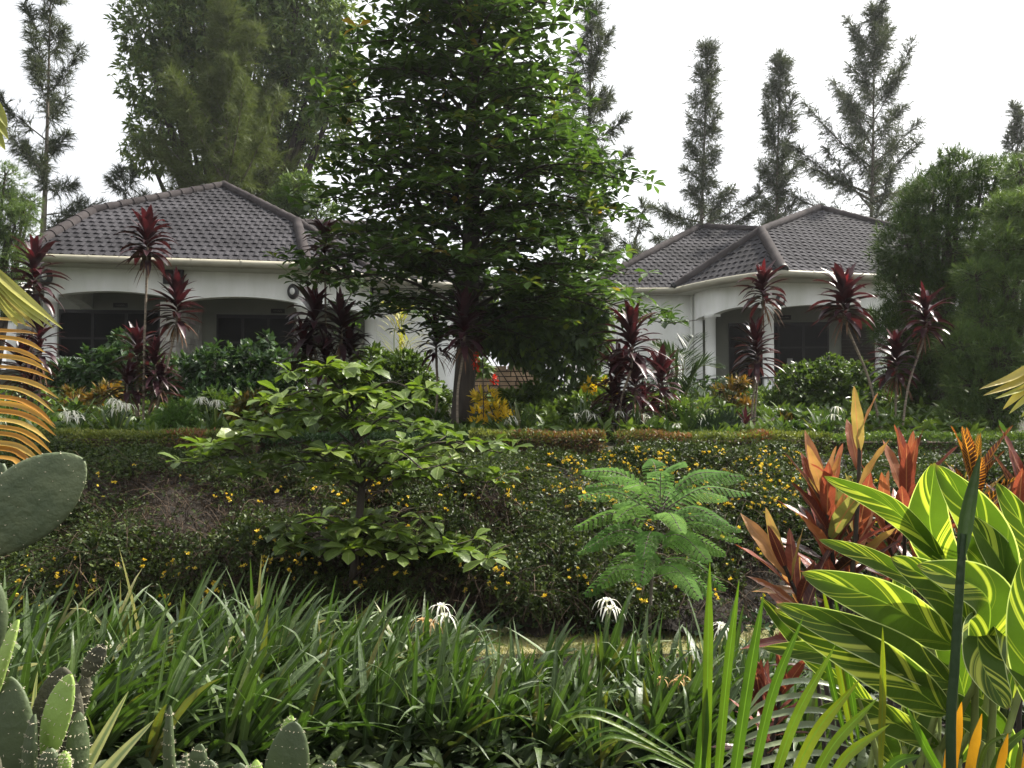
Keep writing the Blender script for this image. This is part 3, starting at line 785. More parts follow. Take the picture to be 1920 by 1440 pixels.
# brown slab wall between the houses
def slab_wall():
    a, b = P(862, 755, 16.5), P(1012, 755, 16.9)
    e = thing("stone_wall", "low brown wall of flat stone slabs in shade between the two houses", "wall", (a + b) / 2)
    rng = RNG(8); mb = MB(); L = b[0] - a[0]; z = 1.3; zt = P(950, 690, 16.7)[2]
    while z < zt:
        h = rng.uniform(.07, .14); s = 0
        while s < L:
            w = rng.uniform(.35, .8); o = rng.uniform(-.03, .03)
            box(mb, (a[0] + s, a[1] + o, z + .02), (a[0] + min(s + w - .02, L), a[1] + .4, z + h), 0, rng.uniform(0, 1)); s += w
        z += h
    make("stone_course", mb, M['brownstone'], e, smooth=False)
    bk = MB(); box(bk, (a[0] + .02, a[1] + .06, 1.2), (b[0] - .02, a[1] + .38, zt - .03)); make("wall_core", bk, M['mortar'], e, smooth=False)
slab_wall()

# ------------------------------------------------------------------ trees
def casuarina(name, label, base, top, prof, seed, nb=24, mt='casu', t0=0.18, elev=(15, 68), nl=.27, nw=.019, group=None, dens=15, per=15, sag=0.0, sagn=.16, tr=.13, spray=.55, lead=.55):
    """feathery she-oak: straight leader, rising limbs, sprays of drooping needles. prof(t) gives limb reach"""
    rng = RNG(seed); base = np.array(base, float); top = np.array(top, float); H = np.linalg.norm(top - base)
    e = thing(name, label, "tree", base, group)
    tk, cr = MB(), MB()
    def plume(path, ns, s0):
        m = len(path); s = rng.uniform(s0, 1.0, ns); s[0] = .99
        c = np.stack([np.interp(s, np.linspace(0, 1, m), path[:, q]) for q in range(3)], 1)
        tan = nrm(np.gradient(path, axis=0))[np.minimum((s * (m - 1)).astype(int), m - 1)]
        sd = nrm(tan * rng.uniform(.35, 1.0, (ns, 1)) + rng.normal(0, .55, (ns, 3)) + [0, 0, -sagn])
        sl = rng.uniform(.5, 1.1, ns) * spray * (1.15 - .75 * s)
        q = rng.uniform(0, 1, (ns, per)); pos = (c[:, None] + sd[:, None] * (q * sl[:, None])[..., None]).reshape(-1, 3); n = len(pos)
        D = nrm(np.repeat(sd, per, 0) + rng.normal(0, .42, (n, 3)) + [0, 0, -.1])
        leaves(cr, pos, D, rdir(rng, n), rng.uniform(.5, 1.15, n) * nl, nw, needle, 2, rng.uniform(.2, 1.0, n), 0, 1, rng.uniform(0, 1, n))
    lean = nrm(rng.normal(size=3) * [1, 1, 0]) * H * .012
    axis = curve_pts([base, base * .6 + top * .4 + lean, top], 26)
    tube(tk, axis, [tr, tr * .7, tr * .35, .012], 8)
    az = rng.uniform(0, 6.28)
    for i in range(nb):
        t = t0 + (0.985 - t0) * (i + rng.uniform(0, 1)) / nb
        az += 2.4 + rng.normal(0, .4)
        p0 = axis[0] * 0 + np.array([np.interp(t, np.linspace(0, 1, 26), axis[:, k]) for k in range(3)])
        r = prof(t) * rng.uniform(.5, 1.2)
        el = R(np.interp(t, [t0, 1], elev) + rng.normal(0, 7))
        out = np.array([math.cos(az), math.sin(az), 0])
        Lb = r / max(.25, math.cos(el)) if math.cos(el) > .2 else r
        Lb = min(Lb, r * 1.9 + .15)
        mid = p0 + out * Lb * .5 * math.cos(el) + np.array([0, 0, Lb * .5 * math.sin(el) * .85])
        end = p0 + out * Lb * math.cos(el) + np.array([0, 0, Lb * math.sin(el) - sag * Lb])
        bp = curve_pts([p0, mid, end], 10)
        tube(tk, bp, [max(.008, .016 * r), .005], 5)
        plume(bp, max(8, int(2.3 * dens * (Lb + .5))), .2)
    plume(axis[int(26 * lead):], int(dens * H * (1 - lead) * 2.0), .0)
    make("trunk", tk, M['bark_grey'], e); make("crown", cr, M[mt], e)

def cprof(*pts):
    xs, ys = zip(*pts)
    return lambda t: float(np.interp(t, xs, ys))
casuarina("casuarina_tree", "tall thin grey feathery tree against the sky at the far left", P(68, 640, 24), P(96, -60, 24),
          cprof((0, 1.6), (.3, 1.8), (.5, 1.5), (.65, 1.35), (.8, .9), (1, .2)), 11, 30, t0=.25, elev=(8, 66), lead=.72)
casuarina("casuarina_tree", "olive feathery tree rising behind the left roof peak in front of the big round tree", P(408, 600, 27), P(432, 20, 27),
          cprof((0, 1.6), (.35, 3.2), (.5, 2.9), (.62, 2.0), (.75, 1.2), (1, .2)), 12, 46, mt='casu2', t0=.32, elev=(34, 70), dens=10, per=20, spray=.85, nl=.34, lead=.5)
casuarina("casuarina_tree", "small grey feathery sapling leaning over the left slope of the tiled roof", P(330, 500, 26), P(215, 322, 25),
          cprof((0, .4), (.5, .9), (1, .2)), 13, 10, t0=.2, tr=.05, elev=(20, 60), lead=.3)
casuarina("casuarina_tree", "grey feathery tree partly hidden behind the right side of the tall layered tree", P(1080, 640, 24), P(1112, 10, 24),
          cprof((0, 1.5), (.4, 1.5), (.7, .9), (1, .2)), 14, 34, t0=.25, elev=(20, 66))
casuarina("casuarina_tree", "narrow feathery tree with bare trunk above the left ridge of the right house", P(1315, 640, 30), P(1328, 78, 30),
          cprof((0, 3.0), (.40, 3.1), (.50, 2.3), (.57, .9), (.70, .8), (.85, .45), (1, .1)), 15, 44, t0=.3, elev=(0, 68), lead=.58, spray=.8, dens=15)
casuarina("casuarina_tree", "slim columnar feathery tree just left of the right house's roof peak", P(1460, 640, 31), P(1464, 100, 31),
          cprof((0, 1.1), (.4, 1.1), (.7, .9), (.9, .4), (1, .1)), 16, 36, t0=.28, elev=(38, 74), lead=.35, spray=.75, dens=16)
casuarina("casuarina_tree", "widest feathery tree with spreading upswept limbs behind the right house's roof peak", P(1620, 640, 30), P(1640, 14, 30),
          cprof((0, 3.0), (.4, 3.4), (.55, 3.0), (.65, 2.2), (.75, 1.3), (.9, .7), (1, .2)), 17, 52, t0=.28, elev=(14, 66), lead=.55, spray=.8, dens=15)
casuarina("casuarina_tree", "dark feathery treetop at the far right edge behind the feathery bush", P(1903, 700, 30), P(1908, 205, 30),
          cprof((0, 1.2), (.5, 1.0), (.8, .55), (1, .15)), 18, 26, t0=.35, elev=(35, 72), lead=.5)
casuarina("casuarina_tree", "thin feathery tree with sparse twigs between the layered tree and the right roof", P(1150, 640, 26), P(1205, 395, 26),
          cprof((0, .6), (.6, 1.0), (1, .2)), 19, 12, t0=.3, elev=(0, 50), dens=9, lead=.7)

def clump_leaves(mb, clumps, n, L, W, rng, prof=oval, segs=2, droop=.4, fold=.2, across=2, shell=.55, k=5, spread=.7, sq=.9, up=.4, tb=0.0, mfun=None, m=0):
    """sprays of k leaves spread through a set of rounded clumps"""
    c = np.array([q[0] for q in clumps]); r = np.array([q[1] for q in clumps], float)
    w = r ** 2 / np.sum(r ** 2); ns = n // k
    ci = rng.choice(len(clumps), ns, p=w); d = rdir(rng, ns)
    rad = r[ci] * (shell + (1.04 - shell) * rng.uniform(0, 1, ns) ** .6) * (1 + .10 * rng.normal(size=ns))
    pos = c[ci] + d * rad[:, None] * [1, 1, sq]
    out = nrm(d + rng.normal(0, .35, (ns, 3)) + [0, 0, up * .5])
    tt = np.clip(rng.normal(.45, .22, ns) + tb, 0, 1)
    pos = np.repeat(pos, k, 0); o = np.repeat(out, k, 0); tt = np.clip(np.repeat(tt, k) + rng.normal(0, .12, ns * k), 0, 1)
    D = nrm(o + rng.normal(0, spread, (ns * k, 3)))
    N = nrm(o * .5 + rng.normal(0, .4, (ns * k, 3)) + [0, 0, .8])
    sc = rng.uniform(.65, 1.2, ns * k)
    leaves(mb, pos, D, N, L * sc, W * sc, prof, segs, rng.uniform(.3, 1.2, ns * k) * droop, fold, across, tt, m)
def pclumps(lst):
    """(px, py, depth, radius in pixels) -> world clumps"""
    return [(P(a, b, d), r / F * d) for a, b, d, r in lst]
def bush(name, label, cat, lst, n, L, W, mt, seed, base=None, trunk=None, group=None, **kw):
    rng = RNG(seed); cl = pclumps(lst)
    x, y = np.mean([c[0][0] for c in cl]), np.mean([c[0][1] for c in cl])
    b = np.array(base if base is not None else [x, y, gz(x, y)], float)
    e = thing(name, label, cat, b, group)
    f = MB(); clump_leaves(f, cl, n, L, W, rng, **kw); make("crown" if cat == "tree" else "foliage", f, M[mt], e)
    s = MB()
    for c, r in cl:
        a = b + rng.normal(0, .05, 3) * [1, 1, 0]
        tube(s, [a, (a + c) / 2 + rng.normal(0, .08, 3) * r, c + [0, 0, .2 * r]], [max(.012, .05 * r), .006] if trunk is None else [trunk * .7, .02], 6, n=8)
        m = 14; q = rdir(rng, m); tubes(s, c + q * r * .1, c + q * r * .85, .008 * max(1, r), .004)
    if trunk: tube(s, [b, b + [0, 0, 1.0], np.mean([c[0] for c in cl], 0)], [trunk, trunk * .8, trunk * .5], 9, n=10)
    make("trunk" if cat == "tree" else "stem", s, M['bark'], e)
    return e
bush("broadleaf_tree", "huge dense round broadleaf tree filling the sky above the left roof", "tree",
     [(300, 60, 30, 75), (285, 150, 30, 60), (300, 245, 30, 55), (275, 290, 30, 38), (380, 40, 30, 85), (370, 130, 31, 80), (470, 30, 31, 90), (480, 120, 31, 80),
      (560, 30, 30, 85), (600, 110, 30, 70), (560, 180, 31, 70), (630, 190, 30, 50), (610, 250, 30, 45), (520, 230, 31, 70), (350, 220, 31, 55), (430, 220, 31, 75),
      (640, 50, 30, 40), (450, -60, 31, 110), (330, -40, 31, 80), (570, -60, 31, 100), (380, 300, 31, 50), (480, 310, 31, 60), (560, 285, 31, 40), (265, 80, 30, 28), (655, 130, 30, 28)],
     60000, .33, .095, 'mango', 21, base=P(440, 640, 30.5), trunk=.5, droop=1.1, k=6, shell=.62, up=0.0)
bush("olive_tree", "small rounded olive green tree tucked behind the right end of the left roof", "tree",
     [(560, 360, 26, 38), (530, 385, 26, 30), (595, 400, 26, 34), (545, 420, 26, 40)], 6000, .22, .05, 'podo2', 22, base=P(560, 640, 26), trunk=.12, droop=.6)
bush("feathery_tree", "bright green feathery tree at the left edge beside the left house", "tree",
     [(10, 330, 17, 32), (-20, 390, 17, 60), (30, 420, 17, 40), (-10, 480, 17, 60), (25, 500, 17, 38), (45, 400, 17, 22), (60, 380, 17.4, 18), (-40, 560, 17, 60), (20, 570, 17, 32)],
     26000, .15, .013, 'podo2', 23, base=P(-20, 720, 17), trunk=.1, prof=needle, across=1, droop=.5, k=9, shell=.4)

bush("feathery_tree", "large dark green feathery tree hiding the right end of the right house", "tree",
     [(1800, 330, 12.2, 45), (1750, 380, 12.2, 60), (1840, 360, 12.4, 55), (1700, 460, 12, 55), (1770, 470, 12, 75), (1850, 450, 12.4, 70), (1690, 540, 12, 42),
      (1750, 570, 12, 70), (1830, 560, 12.3, 70), (1680, 620, 12, 40), (1740, 660, 12, 62), (1800, 660, 12.2, 60), (1700, 700, 12.2, 44), (1760, 740, 12.2, 60),
      (1820, 760, 12.2, 60), (1655, 600, 12.2, 26), (1668, 500, 12.2, 26), (1870, 330, 12.6, 40), (1715, 400, 12.1, 35), (1780, 290, 12.3, 20)],
     90000, .135, .012, 'podo', 24, base=P(1770, 815, 12.2), trunk=.14, prof=needle, across=1, droop=.35, k=10, shell=.62, spread=.6, up=.5)
bush("feathery_tree", "paler feathery bushy tree in front of the dark one at the right edge", "tree",
     [(1890, 400, 10.4, 40), (1880, 470, 10.2, 50), (1830, 520, 10, 34), (1900, 550, 10, 60), (1850, 600, 10, 45), (1800, 650, 9.8, 42), (1870, 670, 9.8, 55), (1930, 640, 10, 50),
      (1820, 720, 9.8, 45), (1880, 750, 9.8, 55), (1800, 780, 9.8, 34), (1930, 470, 10.2, 50), (1930, 400, 10.4, 45), (1915, 320, 11, 30)],
     42000, .12, .011, 'podo2', 25, base=P(1880, 835, 10), trunk=.1, prof=needle, across=1, droop=.35, k=10, shell=.5, spread=.55)

def tiered_tree(name, label, axis_pts, radii, tiers, seed, mt, L, W, step, nbr, k=7, extra=1.0, sides=9, bark='bark', rise=.12):
    """tree with flat whorls of branches, a rosette of leaves at each twig end"""
    rng = RNG(seed); ax = curve_pts(axis_pts, 40)
    e = thing(name, label, "tree", ax[0])
    tk, cr = MB(), MB(); tube(tk, ax, radii, sides)
    pts = []
    tiptint = []
    for (z, xl, xr, ry) in tiers:
        c = np.array([np.interp(z, ax[:, 2], ax[:, 0]), np.interp(z, ax[:, 2], ax[:, 1]), z])
        rl, rr = c[0] - xl, xr - c[0]
        a0 = rng.uniform(0, 6.28)
        nb_ = max(5, int(nbr * max(.6, (rl + rr) / 2 / ry) if False else nbr))
        for i in range(nb_):
            a = a0 + 6.283 * (i + rng.uniform(-.25, .25)) / nb_
            ca, sa = math.cos(a), math.sin(a)
            rx = rr if ca > 0 else rl
            r = 1.0 / math.sqrt((ca / rx) ** 2 + (sa / ry) ** 2) * rng.uniform(.82, 1.04)
            dz = rng.normal(0, .05 * r)
            p0 = c + [0, 0, -rise * r - .1]
            mid = c + np.array([ca * r * .5, sa * r * .5, dz + .02 * r]); end = c + np.array([ca * r, sa * r, dz - .10 * r + rng.normal(0, .04) * r])
            bp = curve_pts([p0, mid, end], 9); tube(tk, bp, [radii[0] * .16 + .004, .005], 5)
            nk = max(2, int(r / step))
            for s in np.linspace(.28, 1, nk):
                q = np.array([np.interp(s, np.linspace(0, 1, 9), bp[:, j]) for j in range(3)])
                pts.append(q + [0, 0, .03])
                for sg in (-1, 1):
                    ll = r * rng.uniform(.18, .42) * (1.15 - .6 * s)
                    la = a + sg * R(rng.uniform(35, 70))
                    q2 = q + np.array([math.cos(la) * ll, math.sin(la) * ll, rng.uniform(-.02, .10) * ll + .02])
                    tubes(tk, [q], [q2], .008 * (L / .2), .004)
                    pts.append(q2)
                    if ll > step * 1.2: pts.append((q + q2) / 2 + rng.normal(0, .03, 3))
    pts = np.array(pts)
    if extra < 1: pts = pts[rng.uniform(size=len(pts)) < extra]
    n = len(pts); a = rng.uniform(0, 6.28, n)
    tt = np.clip(rng.normal(.38, .2, n), 0, .8)
    new = rng.uniform(size=n) < .02
    for j in range(k):
        aj = a + 6.283 * j / k + rng.normal(0, .25, n)
        el = rng.uniform(-.1, .75, n) if j % 2 else rng.uniform(-.35, .35, n)
        D = np.stack([np.cos(aj) * np.cos(el), np.sin(aj) * np.cos(el), np.sin(el)], 1)
        N = nrm(np.stack([-np.cos(aj) * np.sin(el), -np.sin(aj) * np.sin(el), np.cos(el)], 1) + rng.normal(0, .25, (n, 3)))
        s = rng.uniform(.65, 1.15, n)
        tj = np.where(new & (j < 4), rng.uniform(.85, 1, n), np.clip(tt + rng.normal(0, .1, n), 0, .8))
        leaves(cr, pts + D * .015, D, N, L * s, W * s, obov, 4 if L < .18 else 3, rng.uniform(.3, 1.0, n), .25, 2, tj)
    make("trunk", tk, M[bark], e); make("crown", cr, M[mt], e)
    return e
DT = 10.6
def tier(py, xl, xr, d=DT, sy=.8):
    z = P(880, py, d)[2]; a, b = P(xl, py, d)[0], P(xr, py, d)[0]
    return (z, a, b, (b - a) / 2 * sy)
tiered_tree("layered_tree", "tall dark green layered tree standing in the middle between the two houses",
            [P(862, 840, DT), P(880, 560, DT), P(886, 250, DT), P(890, 0, DT), P(892, -260, DT)], [.155, .13, .10, .07, .03],
            [tier(-170, 790, 980), tier(-110, 760, 1010), tier(-50, 730, 1040), tier(5, 705, 1060), tier(48, 690, 1085), tier(100, 620, 1115), tier(150, 720, 1090), tier(190, 600, 1095),
             tier(235, 640, 1130), tier(280, 610, 1165), tier(320, 585, 1215), tier(362, 575, 1215), tier(405, 600, 1175), tier(450, 600, 1150), tier(490, 580, 1215),
             tier(535, 570, 1265), tier(578, 690, 1230, DT, .35), tier(618, 700, 1150, DT, .22)],
            31, 'tierleaf', .20, .088, .27, 9, 7, extra=.8)
# two long low limbs with leaves reaching left and right are part of the lowest tiers above
DS = 6.0
tiered_tree("layered_sapling", "young layered tree with bright green paddle leaves in front of the flowering bank", 
            [P(655, 1150, DS), P(668, 1020, DS), P(680, 890, DS), P(672, 800, DS), P(640, 700, DS)], [.034, .030, .026, .016, .008],
            [tier(692, 545, 690, DS), tier(735, 465, 850, DS, .5), tier(780, 450, 880, DS, .5), tier(842, 370, 1020, DS, .42), tier(872, 470, 940, DS, .45),
             tier(975, 430, 800, DS, .4), tier(1010, 520, 1045, DS, .36)],
            32, 'sapleaf', .17, .095, .22, 6, 7, extra=.70, sides=8, bark='bark', rise=.18)

# vine covered shrub under the tall tree
bush("vine_shrub", "tall drooping leafy climber hanging beside the tall tree's trunk above the slab wall", "shrub",
     [(960, 620, 12, 45), (1020, 610, 12, 50), (1080, 620, 12, 42), (1110, 650, 12, 32), (1010, 660, 12, 34), (950, 655, 12, 24), (1060, 680, 12, 34), (1040, 740, 12, 36),
      (1070, 770, 12, 34), (1110, 720, 12, 22), (1120, 590, 12, 26), (1020, 790, 12, 26), (925, 600, 12, 30), (898, 640, 12, 22), (905, 690, 12.4, 14), (990, 560, 12, 40), (1060, 565, 12, 36)],
     7500, .17, .075, 'vine', 33, base=P(1030, 825, 12), droop=1.2, k=5, segs=3, shell=.35, up=-.4, sq=1.0)

# ------------------------------------------------------------------ planting on the upper terrace
bush("leafy_shrub", "dark glossy leafy shrub in front of the left house's left porch", "shrub",
     [(130, 720, 14, 45), (190, 700, 14, 48), (250, 690, 14.2, 50), (290, 720, 14, 45), (160, 770, 13.6, 45), (230, 770, 13.6, 48), (100, 760, 14, 40), (230, 640, 14.4, 18), (70, 720, 14.2, 34)],
     7500, .15, .07, 'shrub', 41, droop=.6, k=5)
bush("leafy_shrub", "dark glossy leafy shrub in front of the left house's right porch door", "shrub",
     [(350, 710, 14, 45), (410, 695, 14, 48), (470, 690, 14.2, 46), (530, 690, 14, 45), (390, 760, 13.6, 48), (460, 760, 13.6, 48), (520, 745, 13.8, 44), (500, 640, 14.2, 12)],
     7500, .15, .07, 'shrub', 42, droop=.6, k=5)
bush("leafy_shrub", "rounded bright green shrub behind the young tree, below the left house's corner", "shrub",
     [(700, 720, 12.5, 50), (760, 710, 12.5, 50), (650, 730, 12.5, 40), (800, 750, 12.4, 40), (730, 770, 12.2, 50), (660, 780, 12.2, 45), (590, 770, 12.2, 45), (540, 790, 12, 36)],
     8000, .12, .055, 'shrub2', 43, droop=.5, k=5)
bush("leafy_shrub", "low mixed shrub with orange tinted leaves behind the left part of the young tree", "shrub",
     [(480, 770, 10.5, 36), (520, 800, 10.3, 36), (440, 795, 10.3, 30), (570, 810, 10.3, 32)], 3000, .11, .05, 'crotondark', 44, droop=.5, k=6)
bush("leafy_shrub", "wide dark green clipped shrub below the right house's porch railing", "shrub",
     [(1240, 740, 15, 40), (1300, 750, 15, 46), (1360, 750, 15, 42), (1250, 790, 14.5, 40), (1320, 790, 14.5, 40), (1380, 790, 14.5, 36), (1190, 770, 14.6, 36)],
     9000, .09, .04, 'shrub', 45, droop=.4, k=6)
bush("leafy_shrub", "tall loose green shrub under the right house's dark glass door", "shrub",
     [(1500, 740, 13, 48), (1550, 720, 13, 44), (1460, 770, 13, 44), (1530, 790, 12.8, 46), (1590, 760, 13, 44), (1620, 730, 13.2, 40), (1520, 690, 13.2, 16), (1600, 800, 12.8, 40), (1650, 780, 13, 36), (1555, 690, 13.1, 26), (1610, 700, 13.2, 24), (1490, 705, 13.1, 24)],
     13000, .09, .045, 'shrub2', 46, droop=.4, k=6)
bush("leafy_shrub", "yellow green leafy shrub beside the base of the hanging climber", "shrub",
     [(1050, 775, 11, 30), (1100, 770, 11, 32), (1140, 760, 11, 26), (1080, 800, 10.8, 28), (1010, 800, 10.8, 26)], 1800, .15, .05, 'shrub2', 47, k=6, tb=.2)
bush("leafy_shrub", "mid green leafy shrub left of the dense red cordyline cluster under the climber", "shrub",
     [(1000, 745, 11.5, 26), (960, 760, 11.3, 28), (1020, 785, 11.2, 26), (985, 790, 11, 24)], 2600, .12, .05, 'shrub2', 54, droop=.5, k=5)
bush("leafy_shrub", "fresh green low shrub between the dense red cordyline and the fan palm", "shrub",
     [(1215, 790, 10.6, 26), (1250, 780, 10.6, 28), (1285, 790, 10.5, 24), (1235, 805, 10.4, 22)], 2600, .10, .042, 'shrub2', 55, droop=.5, k=6)
bush("leafy_shrub", "light green shrub right of the yellowing palm at the left house's white side wall", "shrub",
     [(790, 745, 12.8, 24), (760, 690, 13, 30), (700, 680, 13, 30)], 2600, .12, .05, 'shrub2', 56, droop=.5, k=5)
bush("leafy_shrub", "fresh green low shrub between the conifer bush and the young tree's branches", "shrub",
     [(400, 760, 11, 24), (430, 785, 10.9, 24), (385, 790, 10.9, 20)], 1700, .11, .045, 'shrub2', 57, droop=.5, k=5)
bush("conifer_bush", "small rounded bright green conifer bush behind the left part of the clipped hedge", "shrub",
     [(330, 800, 9.6, 36), (318, 785, 9.6, 28), (345, 790, 9.6, 30), (335, 765, 9.6, 18), (300, 805, 9.6, 22), (362, 805, 9.6, 20)], 9000, .06, .008, 'conifer', 48, prof=needle, across=1, k=9, droop=.1, up=1.4)
bush("croton_shrub", "bright yellow croton bush right of the tall tree's trunk", "shrub",
     [(910, 745, 10.2, 18), (905, 775, 10.2, 20), (935, 770, 10.2, 18), (945, 795, 10.1, 18), (975, 805, 10.1, 12), (900, 800, 10.1, 16)], 700, .12, .03, 'crotonyellow', 49, prof=lance, k=8, droop=.1, up=1.5, spread=.5, segs=3)
bush("croton_shrub", "orange and green croton bush in front of the left house's left shrub", "shrub",
     [(150, 775, 11.5, 22), (185, 745, 11.6, 16), (200, 730, 11.6, 14), (140, 750, 11.6, 16), (170, 790, 11.4, 22)], 800, .15, .04, 'crotondark', 50, prof=lance, k=8, droop=.2, up=1.4, spread=.5, tb=.3, segs=3)
bush("croton_shrub", "golden yellow croton behind the red cordyline cluster right of centre", "shrub",
     [(1115, 735, 11.8, 18), (1135, 730, 11.8, 16), (1105, 750, 11.8, 14)], 360, .13, .034, 'crotonyellow', 51, prof=lance, k=8, droop=.2, up=1.3, segs=3)
bush("croton_shrub", "orange and green croton beside the stems of the tallest right cordyline", "shrub",
     [(1375, 745, 12, 20), (1385, 720, 12, 14), (1395, 770, 11.8, 18), (1350, 735, 12, 12), (1300, 775, 11.8, 14), (1290, 790, 11.8, 12)], 700, .14, .036, 'crotondark', 52, prof=lance, k=8, droop=.2, up=1.3, tb=.35, segs=3)
bush("croton_shrub", "small yellow green croton low beside the palms in the middle of the terrace", "shrub",
     [(1470, 790, 10.5, 18), (1480, 805, 10.4, 16), (1455, 810, 10.4, 14)], 300, .13, .034, 'crotondark', 53, prof=lance, k=8, droop=.2, up=1.3, tb=.2, segs=3)

def cordyline(label, d, stems, seed, group="red cordylines on the upper terrace", leafL=.40, red=0.0, base=None):
    """stems: list of (base px, head px, head py, head length px, n leaves)"""
    rng = RNG(seed)
    bx = P(stems[0][0], 835, d); b0 = np.array([bx[0], d, gz(bx[0], d)])
    e = thing("cordyline_plant", label, "plant", b0, group)
    for (bp, hx, hy, hl, nlv) in stems:
        leafL_ = leafL * rng.uniform(.85, 1.15); dr_ = rng.uniform(.7, 1.5); fat = rng.uniform(.85, 1.15)
        dd = d + rng.normal(0, .12)
        q = P(bp, 835, dd); b = np.array([q[0], dd, float(gz(q[0], dd))])
        top = P(hx, hy, dd + rng.normal(0, .05)); H = hl / F * d
        hb = top - np.array([0, 0, H * .72])
        st = MB()
        midp = (b + hb) / 2 + np.array([rng.normal(0, .02) + (hb[0] - b[0]) * -.08, 0, 0])
        cpts = curve_pts([b, midp, hb, top - [0, 0, H * .15]], 24)
        rr = .0145 * rng.uniform(.85, 1.15) * np.ones(24) * (1 + .10 * (np.arange(24) % 2)); rr[-6:] *= .8
        tube(st, cpts, rr, 8)
        make("stem", st, M['cane'], e)
        lf = MB(); n = int(nlv * 1.35)
        s = np.linspace(0, 1, n) ** .9            # 0 = lowest leaf, 1 = top
        pos = hb + (top - [0, 0, H * .2] - hb) * s[:, None]
        az = np.arange(n) * 2.4 + rng.uniform(0, 6.28) + rng.normal(0, .2, n)
        el = R(-5) + s ** 1.2 * R(80) + rng.normal(0, .14, n)
        D = np.stack([np.cos(az) * np.cos(el), np.sin(az) * np.cos(el), np.sin(el)], 1)
        N = np.stack([-np.cos(az) * np.sin(el), -np.sin(az) * np.sin(el), np.cos(el)], 1)
        Lf = leafL_ * rng.uniform(.7, 1.15, n) * (hl / 105.0) ** .5 * np.where(s > .9, .8, 1)
        tt = np.clip(rng.uniform(0, .5, n) + .45 * (s > .85) * rng.uniform(0, 1, n) + red, 0, 1)
        leaves(lf, pos, D, N, Lf, Lf * fat * rng.uniform(.17, .26, n), lance, 6, dr_ * rng.uniform(.5, 1.5, n) * (1.2 - .7 * s), .35, 2, tt)
        # a few dry leaves hanging under the head
        m = int(rng.integers(5, 16)); az = rng.uniform(0, 6.28, m); D = np.stack([np.cos(az) * .6, np.sin(az) * .6, -.5 + rng.uniform(-.3, .4, m)], 1)
        leaves(lf, np.repeat(hb[None], m, 0) + rng.normal(0, .015, (m, 3)), D, [0, 0, 1.0], leafL * rng.uniform(.7, 1.1, m), .02, lance, 4, 1.2, .4, 2, rng.uniform(0, 1, m), m=1)
        make("leaf_head", lf, [M['cordy'] if red < .25 else M['cordyred'], M['deadleaf']], e)
cordyline("dark red cordyline with stacked heads at the left edge beside the left porch column", 11.5,
          [(58, 66, 452, 150, 46), (70, 74, 590, 130, 44), (52, 40, 640, 100, 34), (85, 62, 690, 90, 30)], 61)
cordyline("tall many stemmed dark red cordyline in front of the left porch's stone pillar", 10.6,
          [(268, 277, 412, 105, 42), (285, 332, 520, 120, 50), (262, 258, 618, 110, 44), (274, 292, 640, 105, 40), (280, 300, 690, 80, 28), (258, 240, 690, 70, 26)], 62)
cordyline("dark red cordyline clump with one head above the gutter at the left house's corner", 10.8,
          [(606, 610, 420, 115, 46), (600, 590, 552, 130, 50), (612, 640, 565, 110, 42), (596, 570, 610, 110, 42), (615, 655, 625, 80, 34), (604, 612, 640, 90, 34)], 63)
cordyline("small dark red cordyline on a thin stem left of the tall tree's trunk", 11.0, [(816, 818, 603, 90, 36)], 64, leafL=.36)
cordyline("wine red cordyline with pinkish top leaves right in front of the tall tree's trunk", 9.3, [(858, 870, 562, 130, 44)], 65, leafL=.42, red=.12)
cordyline("dense red cordyline cluster with upright bright tip before the white wing wall", 9.7,
          [(1158, 1184, 592, 125, 46), (1150, 1160, 665, 110, 44), (1166, 1190, 680, 100, 40), (1170, 1150, 715, 90, 34), (1145, 1205, 735, 70, 28)], 66, red=.1)
cordyline("single stemmed leaning red cordyline right beside the dense red cluster", 10.2, [(1208, 1240, 672, 95, 40)], 67, red=.12)
cordyline("tall red cordyline with two heads in front of the right porch column", 9.8,
          [(1412, 1430, 510, 85, 40), (1408, 1418, 612, 112, 46)], 68, red=.08)
cordyline("red cordyline on a curved bare stem in front of the right end of the porch", 9.6, [(1655, 1582, 520, 105, 48)], 69, red=.14)
cordyline("red cordyline with the highest leaning stem in front of the dark feathery tree", 9.5, [(1690, 1734, 556, 95, 40)], 70, red=.12)
cordyline("low dark red cordyline on a short straight stem before the dark feathery tree", 9.7, [(1676, 1680, 632, 105, 40)], 71)
cordyline("tiny purple cordyline sprouting at the foot of the tall two headed cordyline", 9.6, [(1402, 1398, 776, 60, 16)], 72, leafL=.24)

def fan_palm(label, d, hubs, seed, mt='palmdark', cat="palm", name="palm_plant", L=.6, n=26):
    rng = RNG(seed); p = P(hubs[0][0], 830, d); b = np.array([p[0], d, float(gz(p[0], d))])
    e = thing(name, label, cat, b)
    st, lf = MB(), MB()
    for (hx, hy, ang) in hubs:
        h = P(hx, hy, d + rng.normal(0, .1)); tube(st, [b, (b + h) / 2 + [0, 0, .08], h], [.012, .008], 5, n=8)
        a = np.linspace(R(-100), R(100), n) + R(ang)
        D = np.stack([np.sin(a), rng.normal(-.15, .12, n), np.cos(a)], 1)
        leaves(lf, np.repeat(h[None], n, 0), D, nrm(np.array([0, -1, .3]) + rng.normal(0, .1, (n, 3))), L * rng.uniform(.8, 1.05, n), .035, lance, 4, .35, .3, 2, rng.uniform(0, 1, n))
    make("stalk", st, M['lilystem'], e); make("fan_leaf", lf, M[mt], e)
fan_palm("fan palm spreading low over the hedge between the two right cordylines", 9.6, [(1350, 812, 0), (1372, 808, 25), (1330, 815, -25)], 81, L=.34)
